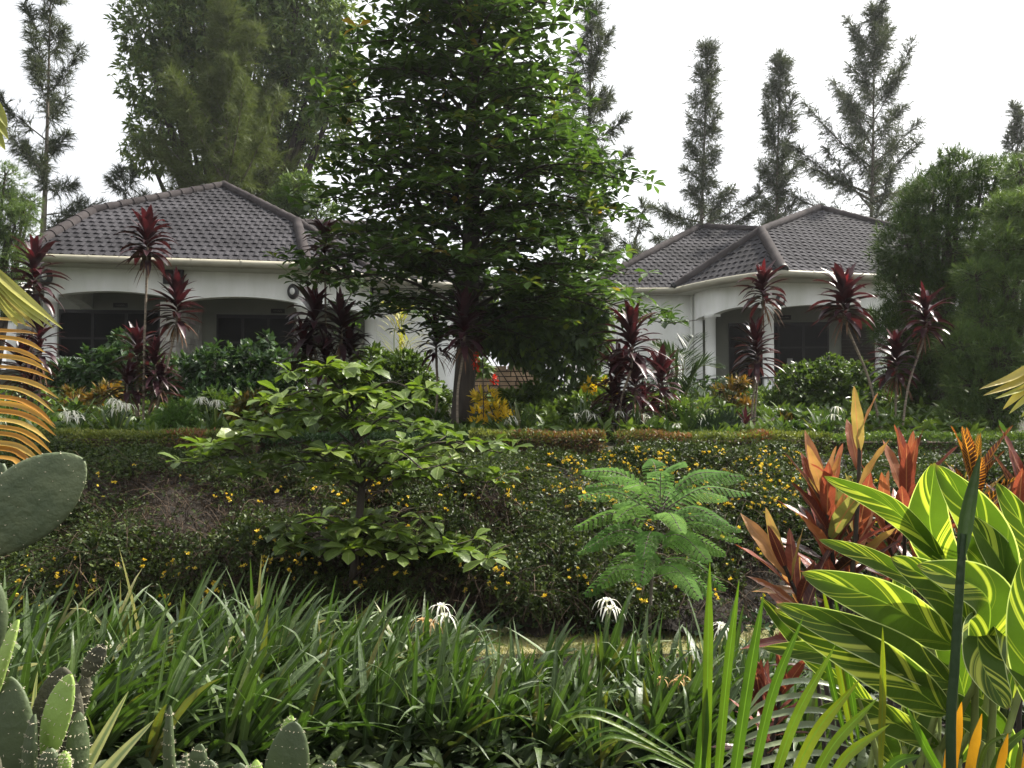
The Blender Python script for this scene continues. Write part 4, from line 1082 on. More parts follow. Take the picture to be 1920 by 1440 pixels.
def feather_palm(label, d, base, fronds, seed, mt, L=.3, W=.022, n=34, droop=.4, name="palm_plant", group=None):
    """fronds: list of pixel polylines; leaflets in two rows"""
    rng = RNG(seed); b = np.array(base, float)
    e = thing(name, label, "palm", b, group)
    for fr in fronds:
        pts = [P(x, y, q) for x, y, q in fr]
        C = curve_pts(pts, n); T = nrm(np.gradient(C, axis=0)); st, lf = MB(), MB()
        tube(st, C, [.012, .004], 6)
        s = np.linspace(0, 1, n)
        for sg in (-1, 1):
            side = nrm(np.cross(T, [0, 0, 1.0])) * sg
            D = nrm(T * .75 + side * .9 + [0, 0, .25] + rng.normal(0, .08, (n, 3)))
            k = s > .15
            Lf = L * np.sin(np.pi * np.clip(s * .85 + .12, 0, 1)) ** .6
            leaves(lf, C[k], D[k], [0, 0, 1.0], Lf[k], W, lance, 4, droop * rng.uniform(.6, 1.4, k.sum()), .3, 2, rng.uniform(0, 1, k.sum()))
        make("rachis", st, M['lilystem'], e); make("frond", lf, M[mt], e)
pb = P(1275, 790, 14.5)
feather_palm("dark feathery palm against the white wing wall of the right house", 14.5, [pb[0], 14.5, gz(0, 14.5)],
             [[(1275, 760, 14.5), (1262, 680, 14.5), (1225, 645, 14.4)], [(1275, 760, 14.5), (1285, 670, 14.6), (1300, 632, 14.8)], [(1275, 760, 14.5), (1310, 690, 14.4), (1350, 690, 14.3)],
              [(1275, 760, 14.5), (1240, 700, 14.3), (1200, 700, 14.2)], [(1275, 760, 14.5), (1280, 690, 14), (1270, 660, 13.6)], [(1275, 760, 14.5), (1300, 720, 14), (1330, 740, 13.7)]], 82, 'palmdark', .55, .03, 30, .35)
pb = P(735, 760, 13.5)
feather_palm("yellowing palm in the gap under the tall tree beside the left house", 13.5, [pb[0], 13.5, gz(0, 13.5)],
             [[(745, 740, 13.5), (752, 600, 13.5), (720, 570, 13.4)], [(745, 740, 13.5), (765, 640, 13.4), (775, 690, 13.2)], [(745, 740, 13.5), (740, 620, 13.6), (770, 575, 13.8)]], 83, 'palmyellow', .45, .025, 26, .6)
pb = P(1015, 800, 13)
fan_palm("spiky dark dwarf palm at the foot of the brown slab wall", 12.5, [(985, 790, 0), (1000, 780, 20), (975, 780, -25)], 84, L=.5)

# low mixed planting between hedge and shrubs
def understory():
    rng = RNG(90); n = 2600
    y = rng.uniform(8.7, 15, n); x = rng.uniform(-.68, .62, n) * y
    z = gz(x, y); k = 8
    a = rng.uniform(0, 6.28, (n, k)); el = rng.uniform(.1, 1.2, (n, k))
    D = np.stack([np.cos(a) * np.cos(el), np.sin(a) * np.cos(el), np.sin(el)], -1).reshape(-1, 3)
    hgt = rng.uniform(0, .30, n) * (.5 + .5 * np.sin(x * 1.9) * np.sin(y * 1.3 + 1))
    p = np.repeat(np.stack([x, y, z + np.abs(hgt)], 1), k, 0); s = rng.uniform(.6, 1.3, n * k)
    mb = MB(); leaves(mb, p, D, nrm(rng.normal(0, .4, (n * k, 3)) + [0, 0, 1]), .17 * s, .05 * s, lance, 3, rng.uniform(.2, 1, n * k), .25, 2, np.repeat(rng.uniform(0, 1, n), k))
    tag(make("border_planting", mb, M['shrub2']), "low dark leafy planting covering the terrace between the hedge and the porches", "ground cover", kind="stuff")
understory()

# hedges along the top of the bank
def hedge(label, x0, x1, d0, ztop, seed, mt, th=.5, n=9000, h=.24, red=None):
    rng = RNG(seed); xa, xb = P(x0, 830, d0)[0], P(x1, 830, d0)[0]
    e = thing("clipped_hedge", label, "hedge", ((xa + xb) / 2, d0 + th / 2, gz(0, d0)))
    z1 = P(960, ztop, d0)[2]; z0 = z1 - h - .05
    A = np.array([(xb - xa) * th, (xb - xa) * h]); pick = rng.uniform(size=n) < A[0] / A.sum()
    x = rng.uniform(xa, xb, n); y = np.where(pick, rng.uniform(d0, d0 + th, n), d0 + rng.uniform(-.02, .08, n))
    z = np.where(pick, z1 + rng.normal(0, .015, n) + .02 * np.sin(x * 3) * np.sin(x * 7.3 + 1), z0 + (z1 - z0) * rng.uniform(0, 1, n))
    out = np.where(pick[:, None], [[0, 0, 1.0]], [[0, -1.0, .35]])
    lf = MB(); D = nrm(out + rng.normal(0, .6, (n, 3)))
    t = np.clip(rng.normal(.4, .25, n) + .3 * np.sin(x * 1.7 + seed) * np.sin(x * 4.1) + .18 * pick, 0, 1)
    if red:
        isr = (rng.uniform(size=n) < .75) & np.any([(x > P(a, 830, d0)[0] + rng.normal(0, .12, n)) & (x < P(b, 830, d0)[0]) for a, b in red], axis=0)
        leaves(lf, np.stack([x, y, z], 1)[isr], D[isr], nrm(out + rng.normal(0, .5, (n, 3)))[isr], .045, .017, lance, 2, .4, .2, 2, t[isr], m=1)
        ns = ~isr
    else: ns = np.ones(n, bool)
    leaves(lf, np.stack([x, y, z], 1)[ns], D[ns], nrm(out + rng.normal(0, .5, (n, 3)))[ns], .042, .018, lance, 2, .4, .2, 2, t[ns])
    make("foliage", lf, [M[mt], M['hedgered']], e)
    cb = MB(); box(cb, (xa + .05, d0 + .05, z0 - .25), (xb - .05, d0 + th - .04, z1 - .045)); make("core", cb, M['twig'], e, smooth=False)
hedge("yellow green clipped hedge along the bank top below the left porch", -80, 480, 8.05, 817, 91, 'hedge', n=13000, red=[(330, 380)])
hedge("dark green low hedge on the bank top behind the young tree", 485, 875, 8.3, 822, 92, 'shrub', n=8000)
hedge("reddish brown clipped hedge on the bank top right of the tall tree's base", 880, 1135, 8.1, 818, 93, 'hedge', n=8000, red=[(975, 1135)])
hedge("green and rusty clipped hedge on the bank top in front of the right cordylines", 1160, 1560, 8.1, 820, 94, 'hedge', n=11000, red=[(1160, 1300), (1415, 1450)])
hedge("shaded clipped hedge on the bank top behind the orange crotons", 1565, 2050, 8.2, 822, 95, 'shrub2', n=9000)

# ------------------------------------------------------------------ the flowering bank
def bank():
    rng = RNG(101)
    def surf(x, v):
        """v 0 bottom .. 1 top; bulging cushion over the slope"""
        y = 5.72 + 2.35 * v
        bul = .12 + .16 * np.sin(np.pi * np.clip(v, 0, 1) ** .8) + .05 * np.sin(v * 12.5 + 2.2 * np.sin(x * .9)) + .08 * np.sin(x * 2.1 + 4 * v) + .07 * np.sin(x * 5.3 - 7 * v + 1) + .03 * np.sin(x * 9 + v * 17)
        return np.stack([x, y - bul * .75, gz(x, y) + bul * .55 - .05], 1)
    def noise(x, v, s):
        q = np.sin(x * 1.3 * s + 2.1) * np.sin(v * 5 * s + x * .7) + .6 * np.sin(x * 3.1 * s - v * 6.0) * np.sin(v * 9 * s + 1.3) + .4 * np.sin(x * 7.7 * s + v * 13)
        return q / 2
    # cushion body
    xs = np.linspace(-7, 7, 141); vs = np.linspace(-.03, 1.02, 40)
    X, V = np.meshgrid(xs, vs, indexing='ij'); S = surf(X.ravel(), V.ravel()) - [0, -.06, .05]
    S += rng.normal(0, .02, S.shape)
    idx = np.arange(X.size).reshape(X.shape)
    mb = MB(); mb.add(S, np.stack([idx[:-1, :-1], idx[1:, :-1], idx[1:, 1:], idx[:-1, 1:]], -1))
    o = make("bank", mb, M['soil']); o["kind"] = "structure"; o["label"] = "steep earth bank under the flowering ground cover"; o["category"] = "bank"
    # leaves
    n = 150000
    x = rng.uniform(-6.5, 6.5, n); v = rng.uniform(0, 1.0, n)
    pxx = 960 + x / (5.7 + 2.3 * v) * F
    dens = .46 + 1.25 * noise(x, v, 1.0) + 1.5 * np.clip((v - .62) / .25, 0, 1) + .35 * ((v > .12) & (v < .34)) * (noise(x, v, .6) > -.1) - 1.0 * np.exp(-((v - .42 - .07 * np.sin(x * 1.4)) / .17) ** 2) * (pxx < 950) * np.clip(.45 + .75 * np.sin(x * 1.25 + .6) * np.sin(x * 2.9 + v * 4), 0, 1)
    dens += .22 * (pxx > 1000) + .15 * (pxx < 200)
    keep = rng.uniform(size=n) < np.clip(dens, .03, 1)
    x, v = x[keep], v[keep]; n = len(x)
    k = 4
    p = surf(x, v) + rng.normal(0, .03, (n, 3))
    nr = nrm(np.array([0, -.8, .75]) + rng.normal(0, .35, (n, 3)))
    p = np.repeat(p, k, 0); nr_ = np.repeat(nr, k, 0); t = np.repeat(np.clip(rng.normal(.4, .22, n), 0, 1), k)
    D = nrm(nr_ * .6 + rng.normal(0, .7, (n * k, 3))); s = rng.uniform(.6, 1.2, n * k)
    lf = MB(); leaves(lf, p, D, nrm(nr_ + rng.normal(0, .4, (n * k, 3))), .036 * s, .017 * s, oval, 2, .4, .2, 1, np.clip(t + rng.normal(0, .1, n * k), 0, 1))
    tag(make("ground_cover", lf, M['ground']), "small leaved green ground cover trailing down the bank below the hedges", "ground cover", kind="stuff")
    # brown hanging runners
    n = 26000
    x = rng.uniform(-6.5, 6.5, n); v = rng.uniform(.02, .85, n)
    p = surf(x, v) + rng.normal(0, .035, (n, 3)) + [0, -.02, .0]
    D = nrm(np.stack([rng.normal(0, .75, n), rng.normal(-.35, .3, n), rng.normal(-.55, .5, n)], 1))
    tw = MB(); leaves(tw, p, D, rdir(rng, n), rng.uniform(.12, .42, n), rng.uniform(.003, .007, n), strap, 4, rng.uniform(.2, 1.8, n), 0, 1, rng.uniform(0, 1, n))
    tag(make("runner_twigs", tw, M['twigs'] if 'twigs' in M else M['twig']), "tangle of dry brown hanging runners on the shaded bank", "twigs", kind="stuff")
    # yellow flowers, placed in the drifts the photo shows
    fl = MB(); C = []
    def drift(x0, x1, y0, y1, k):
        C.extend(np.stack([rng.uniform(x0, x1, k), rng.uniform(y0, y1, k)], 1).tolist())
    drift(1050, 1500, 845, 960, 230); drift(1000, 1490, 850, 950, 60); drift(560, 1050, 870, 960, 55); drift(30, 560, 850, 950, 26); drift(40, 420, 1040, 1140, 38)
    drift(430, 640, 1000, 1080, 30); drift(640, 860, 990, 1100, 34); drift(850, 1100, 1030, 1120, 18); drift(1050, 1480, 960, 1140, 36); drift(1480, 1800, 850, 1000, 40)
    drift(-60, 300, 1080, 1160, 10)
    C = np.array(C); C = np.repeat(C, rng.integers(1, 4, len(C)), 0); C = C[rng.permutation(len(C))[:int(len(C) * .62)]] ; C = C + rng.normal(0, 7, C.shape)
    # match each picture drift with the nearest surface point
    gx = np.linspace(-6.5, 6.5, 600); gv = np.linspace(0, 1, 160); GX, GV = np.meshgrid(gx, gv, indexing='ij'); G = surf(GX.ravel(), GV.ravel())
    dy = G[:, 1]; rel = G - [0, 0, EYE]; zc = rel[:, 1] * CP + rel[:, 2] * SP; yc = -rel[:, 1] * SP + rel[:, 2] * CP
    gp = np.stack([960 + F * rel[:, 0] / zc, 720 - F * yc / zc], 1)
    pos = np.array([G[np.argmin(((gp - c) ** 2).sum(1))] for c in C]) + [0, -.035, .03]
    n = len(pos); out = nrm(np.array([0, -.75, .65]) + rng.normal(0, .3, (n, 3)))
    kk = 9
    a = rng.uniform(0, 6.28, (n, kk)); th = rng.uniform(.1, 1.25, (n, kk))
    X_ = nrm(np.cross(out, [0, 0, 1.0])); Y_ = np.cross(out, X_)
    D = out[:, None] * np.cos(th)[..., None] + (X_[:, None] * np.cos(a)[..., None] + Y_[:, None] * np.sin(a)[..., None]) * np.sin(th)[..., None]
    sz = rng.uniform(.55, 1.2, n)
    leaves(fl, np.repeat(pos, kk, 0), D.reshape(-1, 3), nrm(D.reshape(-1, 3) + rng.normal(0, .6, (n * kk, 3))), np.repeat(.025 * sz, kk), np.repeat(.020 * sz, kk), obov, 2, .3, .3, 2, np.repeat(rng.uniform(0, 1, n), kk))
    tag(make("yellow_blossom", fl, M['yellow']), "small yellow flower heads dotted in drifts over the green bank", "flowers", kind="stuff")
    # dark weeds at the foot of the bank
    n = 2600; x = rng.uniform(-6, 6, n); y = rng.uniform(5.5, 5.85, n); p = np.stack([x, y, rng.uniform(0, .12, n)], 1)
    wd = MB(); leaves(wd, p, nrm(rng.normal(0, .8, (n, 3)) + [0, -.3, .7]), nrm(rng.normal(0, .4, (n, 3)) + [0, -.3, 1]), rng.uniform(.04, .08, n), .035, oval, 2, .4, .2, 2, rng.uniform(0, .6, n))
    tag(make("weeds", wd, M['shrub']), "low dark leafy weeds at the foot of the bank beside the lawn", "weeds", kind="stuff")
bank()

# feathery sapling
def feather_sapling():
    rng = RNG(111); d = 5.55
    base = P(1218, 1195, d); e = thing("feathery_sapling", "bright green feathery leaved sapling standing on the lawn edge before the bank", "tree", [base[0], base[1], 0.0])
    base = np.array([base[0], base[1], 0.0]); top = P(1238, 950, d)
    st = MB(); ax = curve_pts([base, P(1222, 1090, d), top], 24); tube(st, ax, [.013, .011, .006], 7)
    specs = []
    for (t, az, L, el) in [(1.0, 175, .60, 30), (.98, 8, .66, 26), (.97, 205, .56, 34), (1.0, 260, .5, 40), (1.0, 330, .55, 34), (.95, 150, .58, 22), (.93, 20, .56, 18), (.9, 230, .55, 14), (.9, 310, .55, 12),
                           (.86, 190, .58, 8), (.84, -5, .55, 8), (.8, 250, .5, 0), (.78, 300, .5, 0), (.74, 170, .52, 0), (.72, 10, .50, 2), (.66, 215, .48, -8), (.64, 335, .48, -10),
                           (.55, 180, .46, -10), (.52, 5, .42, -8), (.45, 280, .40, -12), (.4, 340, .42, -10), (.42, 200, .4, -14), (.3, 350, .38, -16), (1.0, 90, .5, 45), (.9, 60, .5, 25), (.85, 120, .5, 20), (.96, 345, .62, 20), (.92, 190, .6, 22), (.99, 285, .5, 50), (.88, 275, .55, 10), (.95, 235, .55, 30), (.8, 350, .55, 6), (.78, 200, .52, 4), (.7, 250, .5, -5), (.6, 300, .45, -8)]:
        specs.append((t, R(az), L, R(el)))
    specs = [q for q in specs if q[0] > .5]
    lf = MB(); P0, DD, NN, LL, TT = [], [], [], [], []; UU = []
    for (t, az, L, el) in specs:
        c = np.array([np.interp(t, np.linspace(0, 1, 24), ax[:, j]) for j in range(3)])
        o = np.array([math.cos(az) * math.cos(el), math.sin(az) * math.cos(el), math.sin(el)])
        fr = curve_pts([c, c + o * L * .5 + [0, 0, .07], c + o * L + [0, 0, -.10 * L]], 18); tube(st, fr, [.004, .0015], 4)
        upv = nrm(np.array([-.05, -.42, .9]) + rng.normal(0, .15, 3)); T = nrm(np.gradient(fr, axis=0)); side = nrm(np.cross(T, upv)); tn = rng.uniform(.1, .9)
        for i in range(3, 18):
            pl = .095 * math.sin(math.pi * min(1, .2 + .8 * i / 18)) ** .7
            for sg in (-1, 1):
                dr = nrm(side[i] * sg + T[i] * .55 + [0, 0, -.05]); m = 11
                s = np.linspace(.08, 1, m)
                sp = fr[i] + dr * (s * pl)[:, None] + np.array([0, 0, -1.0]) * (s ** 2 * pl * .25)[:, None]
                for s2 in (-1, 1):
                    P0.append(sp); DD.append(nrm(np.cross(dr, upv) * s2 + dr * .35 + rng.normal(0, .05, (m, 3)))); LL.append(rng.uniform(.011, .0145, m)); UU.append(np.repeat(upv[None], m, 0)); TT.append(np.full(m, tn + rng.normal(0, .1)))
    leaves(lf, np.concatenate(P0), np.concatenate(DD), np.concatenate(UU), np.concatenate(LL), .0078, oval, 1, 0, 0, 1, np.clip(np.concatenate(TT), 0, 1))
    # one segment needs width in its middle: use two rows instead
    make("trunk", st, M['bark_grey'], e); make("crown", lf, M['frondfern'], e)
_old = oval
def oval(t): return np.where(np.asarray(t) < .5, .9, .55)
feather_sapling()
oval = _old

# ------------------------------------------------------------------ lilies
def lily_flower(e, p, rng, mt='petal', k=6, s=1.0, stem_from=None, face=0):
    if stem_from is not None:
        st = MB(); tube(st, [stem_from, (stem_from + p) / 2 + [.01, 0, 0], p], [.007, .005], 6, n=8); so = make("flower_stalk", st, M['lilystem'], e)
    fl = MB()
    heads = 2 if s > .6 else 1
    for h in range(heads):
        a0 = rng.uniform(0, 6.28)
        c = p + (np.array([0, 0, 0]) if h == 0 else rng.normal(0, .025, 3)) * s
        o = nrm([rng.normal(0, .5), rng.normal(-.3, .3), .7])
        tip = c + o * .07 * s
        tube(fl, [c, tip], [.003, .004], 5, t=.9)
        az = a0 + np.arange(k) * 6.283 / k
        D = np.stack([np.cos(az) * .8, np.sin(az) * .8, np.full(k, .75)], 1)
        leaves(fl, np.repeat(tip[None], k, 0), D, [0, 0, 1.0], .13 * s * rng.uniform(.8, 1.1, k), .010 * s, strap, 7, 3.2, .2, 2, rng.uniform(0, .6, k))
        D2 = np.stack([np.cos(az + .5) * .6, np.sin(az + .5) * .6, np.full(k, .9)], 1)
        leaves(fl, np.repeat(tip[None], k, 0), D2, [0, 0, 1.0], .035 * s, .028 * s, obov, 3, .4, .2, 2, rng.uniform(0, .3, k))
    make("flower", fl, M[mt], e)
def lily(x, y, seed, label, H=.72, n=18, lean=.35, group="lilies in the foreground row", flowers=None, z=0.0, W=.035, name="spider_lily"):
    rng = RNG(seed)
    e = thing(name, label, "lily", (x, y, z), group)
    lf = MB(); b = np.array([x, y, z])
    az = rng.uniform(0, 6.28, n)
    el = R(88) - np.abs(rng.normal(0, .42, n)) - .06
    D = np.stack([np.cos(az) * np.cos(el) + lean * rng.uniform(.3, 1.2, n), np.sin(az) * np.cos(el) * .9, np.sin(el)], 1)
    N = nrm(np.stack([-np.cos(az), -np.sin(az), np.full(n, .35)], 1) + rng.normal(0, .12, (n, 3)))
    L = H * rng.uniform(.7, 1.22, n)
    t = np.clip(rng.normal(.35, .2, n), 0, .8); t[rng.uniform(size=n) < .05] = 1
    leaves(lf, b + np.stack([rng.normal(0, .03, n), rng.normal(0, .03, n), np.zeros(n)], 1), D, N, L, W * rng.uniform(.7, 1.15, n), strap, 9, rng.uniform(.15, 1.25, n) * (L / H), .22, 2, t)
    make("leaves", lf, M['lily'], e)
    for (p, mt, s) in (flowers or []):
        lily_flower(e, p, rng, mt, s=s, stem_from=b + rng.normal(0, .02, 3) * [1, 1, 0])
    return e
rng = RNG(121)
PLAIN = "strap leaved lily plant without open flowers in the long foreground row"
fl_specs = [(832, 1165, 4.2, [('petal', 1.0)], "spider lily with one fresh white drooping flower left of centre in the row"),
            (800, 1175, 4.25, [('wilt', .9)], "spider lily with a wilted tan flower beside the fresh white one"),
            (1140, 1165, 4.3, [('petal', 1.0)], "spider lily with white drooping petals on arched stalks in front of the feathery sapling"),
            (1352, 1192, 4.1, [('petal', .8)], "spider lily with a small white flower right behind the tall green blade"),
            (1232, 1285, 3.7, [('wilt', .6)], "spider lily with a small straw coloured faded flower low in the row"),
            (1272, 1290, 3.75, [('wilt', .65)], "spider lily with a brown dried flower head low in the row")]
sd = 1000
cells = []
for row, (yy, dx) in enumerate([(3.62, .20), (3.9, .21), (4.2, .23), (4.5, .26), (4.8, .32)]):
    xr = P(1500, 1200, yy)[0]; x = P(-90, 1200, yy)[0]
    while x < xr:
        cells.append((x + rng.normal(0, .05), yy + rng.normal(0, .08))); x += dx * rng.uniform(.8, 1.25) * (.62 if x > -.35 else .9)
for (x, y) in cells:
    px = 960 + x / y * F
    H = np.interp(px, [0, 450, 780, 900, 1100, 1500], [.62, .64, .58, .46, .43, .40]) * rng.uniform(.88, 1.08)
    if y > 4.6: H *= .85
    if y > 4.35 and px > 850: sd += 1; continue
    sd += 1
    lily(x, y, sd, PLAIN, H, int(rng.integers(20, 28)), lean=rng.uniform(.35, .8) * np.interp(px, [600, 1100], [1, .45]))
for (px, py, d, fs, lab) in fl_specs:
    p = P(px, py, d); sd += 1
    lily(p[0] - .03, d, sd, lab, .58, 14, flowers=[(p, m, s) for m, s in fs])
# one very tall leaf clump and upper terrace lilies
for (px, py, d, labs, k) in [(215, 790, 9.3, "clump of white spider lilies in full bloom left of the tall cordyline stems", 5), (145, 800, 9.2, "low clump of white spider lilies at the left end of the clipped hedge", 4),
                             (400, 790, 9.2, "white spider lily peeping over the young tree beside the conifer bush", 2), (975, 805, 9.5, "white spider lily clump behind the hedge beside the yellow croton", 3),
                             (1085, 800, 9.5, "white spider lily clump beside the black metal arch", 2), (1165, 785, 10.2, "white spider lilies between the stems of the dense red cordyline", 2), (1190, 800, 9.4, "white spider lily in long leaves right of the dense red cordyline", 2),
                             (1293, 803, 9.5, "white spider lily just left of the fan palm", 3), (1545, 808, 9.3, "white spider lily behind the orange croton's upright leaves", 2), (20, 800, 9.2, "leafy lily clump behind the orange palm frond", 1)]:
    p = P(px, 830, d); r2 = RNG(px)
    fl = []
    for i in range(k):
        q = P(px + r2.normal(0, 16), py - 12 + r2.normal(0, 9), d + r2.normal(0, .1)); fl.append((q, 'petal', 1.15))
    lily(p[0], d, px + 5000, labs, .42, 26, lean=.05, group="spider lilies on the upper terrace", flowers=fl, z=float(gz(0, d)), W=.035)
# low rosettes under the row
def low_cover():
    rng = RNG(131); mb = MB(); n = 1150; k = 9
    x = np.where(np.arange(n) < 420, rng.uniform(-2.8, 1.6, n), rng.uniform(1.1, 5.0, n)); y = np.where(np.arange(n) < 420, rng.uniform(3.0, 3.75, n), rng.uniform(1.9, 5.0, n))
    a = rng.uniform(0, 6.28, (n, k)); el = rng.uniform(.1, .9, (n, k))
    D = np.stack([np.cos(a) * np.cos(el), np.sin(a) * np.cos(el), np.sin(el)], -1).reshape(-1, 3)
    p = np.repeat(np.stack([x, y, rng.uniform(0, .14, n)], 1), k, 0); s = rng.uniform(.7, 1.2, n * k)
    leaves(mb, p, D, nrm(rng.normal(0, .3, (n * k, 3)) + [0, 0, 1]), .13 * s, .030 * s, strap, 4, rng.uniform(.3, 1.1, n * k), .3, 2, np.repeat(rng.uniform(0, 1, n), k))
    tag(make("rosette_cover", mb, M['lowleaf']), "low dark green leaf rosettes carpeting the soil under the lily row", "ground cover", kind="stuff")
low_cover()

# ------------------------------------------------------------------ crotons in the right foreground
def croton(label, d, base_px, heads, seed, mt, group="crotons in the right foreground", tr=(0, 1)):
    """heads: (px, py of the whorl base, lean in degrees, n, leaf length m, upright 0..1)"""
    rng = RNG(seed); p = P(base_px, 1200, d); b = np.array([p[0], d, 0.0])
    e = thing("croton_shrub", label, "shrub", b, group)
    st = MB()
    for (hx, hy, ln, n, L, upr) in heads:
        h = P(hx, hy, d + rng.normal(0, .06)); low = h - np.array([math.sin(R(ln)) * .22, 0, .26])
        tube(st, [b + rng.normal(0, .03, 3) * [1, 1, 0], (b + low) / 2 + rng.normal(0, .03, 3), low, h], [.011, .008, .006], 7, n=14)
        lf = MB(); ax = nrm(h - low)
        X = nrm(np.cross(ax, [0, 1.0, 0])); Y = np.cross(ax, X)
        for i in range(n):
            s = i / max(1, n - 1)
            a = i * 2.4 + rng.normal(0, .2); th = R(np.interp(s, [0, 1], [78 - 30 * upr, 12])) + rng.normal(0, .10)
            out = X * math.cos(a) + Y * math.sin(a)
            dr = ax * math.cos(th) + out * math.sin(th)
            c = low + (h - low) * (.05 + .95 * s)
            l = L * rng.uniform(.75, 1.1) * (1 - .25 * (s > .9))
            N = nrm(ax * math.sin(th) - out * math.cos(th) + rng.normal(0, .2, 3))
            sag = rng.uniform(.02, .16) * (1.3 - s)
            pts = [c, c + dr * l * .5 + [0, 0, .0], c + dr * l + np.array([0, 0, -sag * l])]
            tt = np.clip(tr[0] + (tr[1] - tr[0]) * (.15 + .6 * s + rng.normal(0, .22)), 0, 1)
            blade(lf, pts, l * rng.uniform(.17, .22), N, lance, 14, 4, .30, 0, .05, tt)
        make("leaf_head", lf, M[mt], e)
    make("stem", st, M['bark'], e)
croton("large orange and red croton with one tall pale leaved shoot above the others", 2.75, 1560,
       [(1612, 815, 3, 5, .25, 1), (1545, 925, -8, 18, .27, .75), (1560, 1000, 2, 16, .26, .35), (1470, 1060, -28, 13, .25, .5), (1610, 990, 10, 14, .25, .5), (1500, 1130, -15, 10, .22, .2)], 141, 'croton')
croton("orange red croton with broad upright leaves behind the striped ginger", 2.9, 1690,
       [(1702, 900, 4, 16, .27, .9), (1660, 960, -6, 14, .25, .6), (1740, 980, 10, 12, .25, .5)], 142, 'croton', tr=(.1, .62))
croton("dark croton with yellow veins and lime centre leaves near the right edge", 3.0, 1825,
       [(1828, 880, 4, 22, .25, .85), (1870, 960, 15, 12, .22, .4), (1790, 960, -12, 12, .22, .4)], 143, 'crotonvein')
croton("dark red croton cut by the right edge of the picture", 2.9, 1935,
       [(1930, 900, 5, 16, .24, .7), (1905, 960, -12, 14, .22, .4)], 144, 'croton', tr=(0, .5))
croton("low rusty croton half hidden between the lilies and the green frond", 2.9, 1440, [(1425, 1290, -5, 14, .2, .4), (1470, 1260, 12, 10, .2, .5)], 145, 'croton', tr=(0, .5))

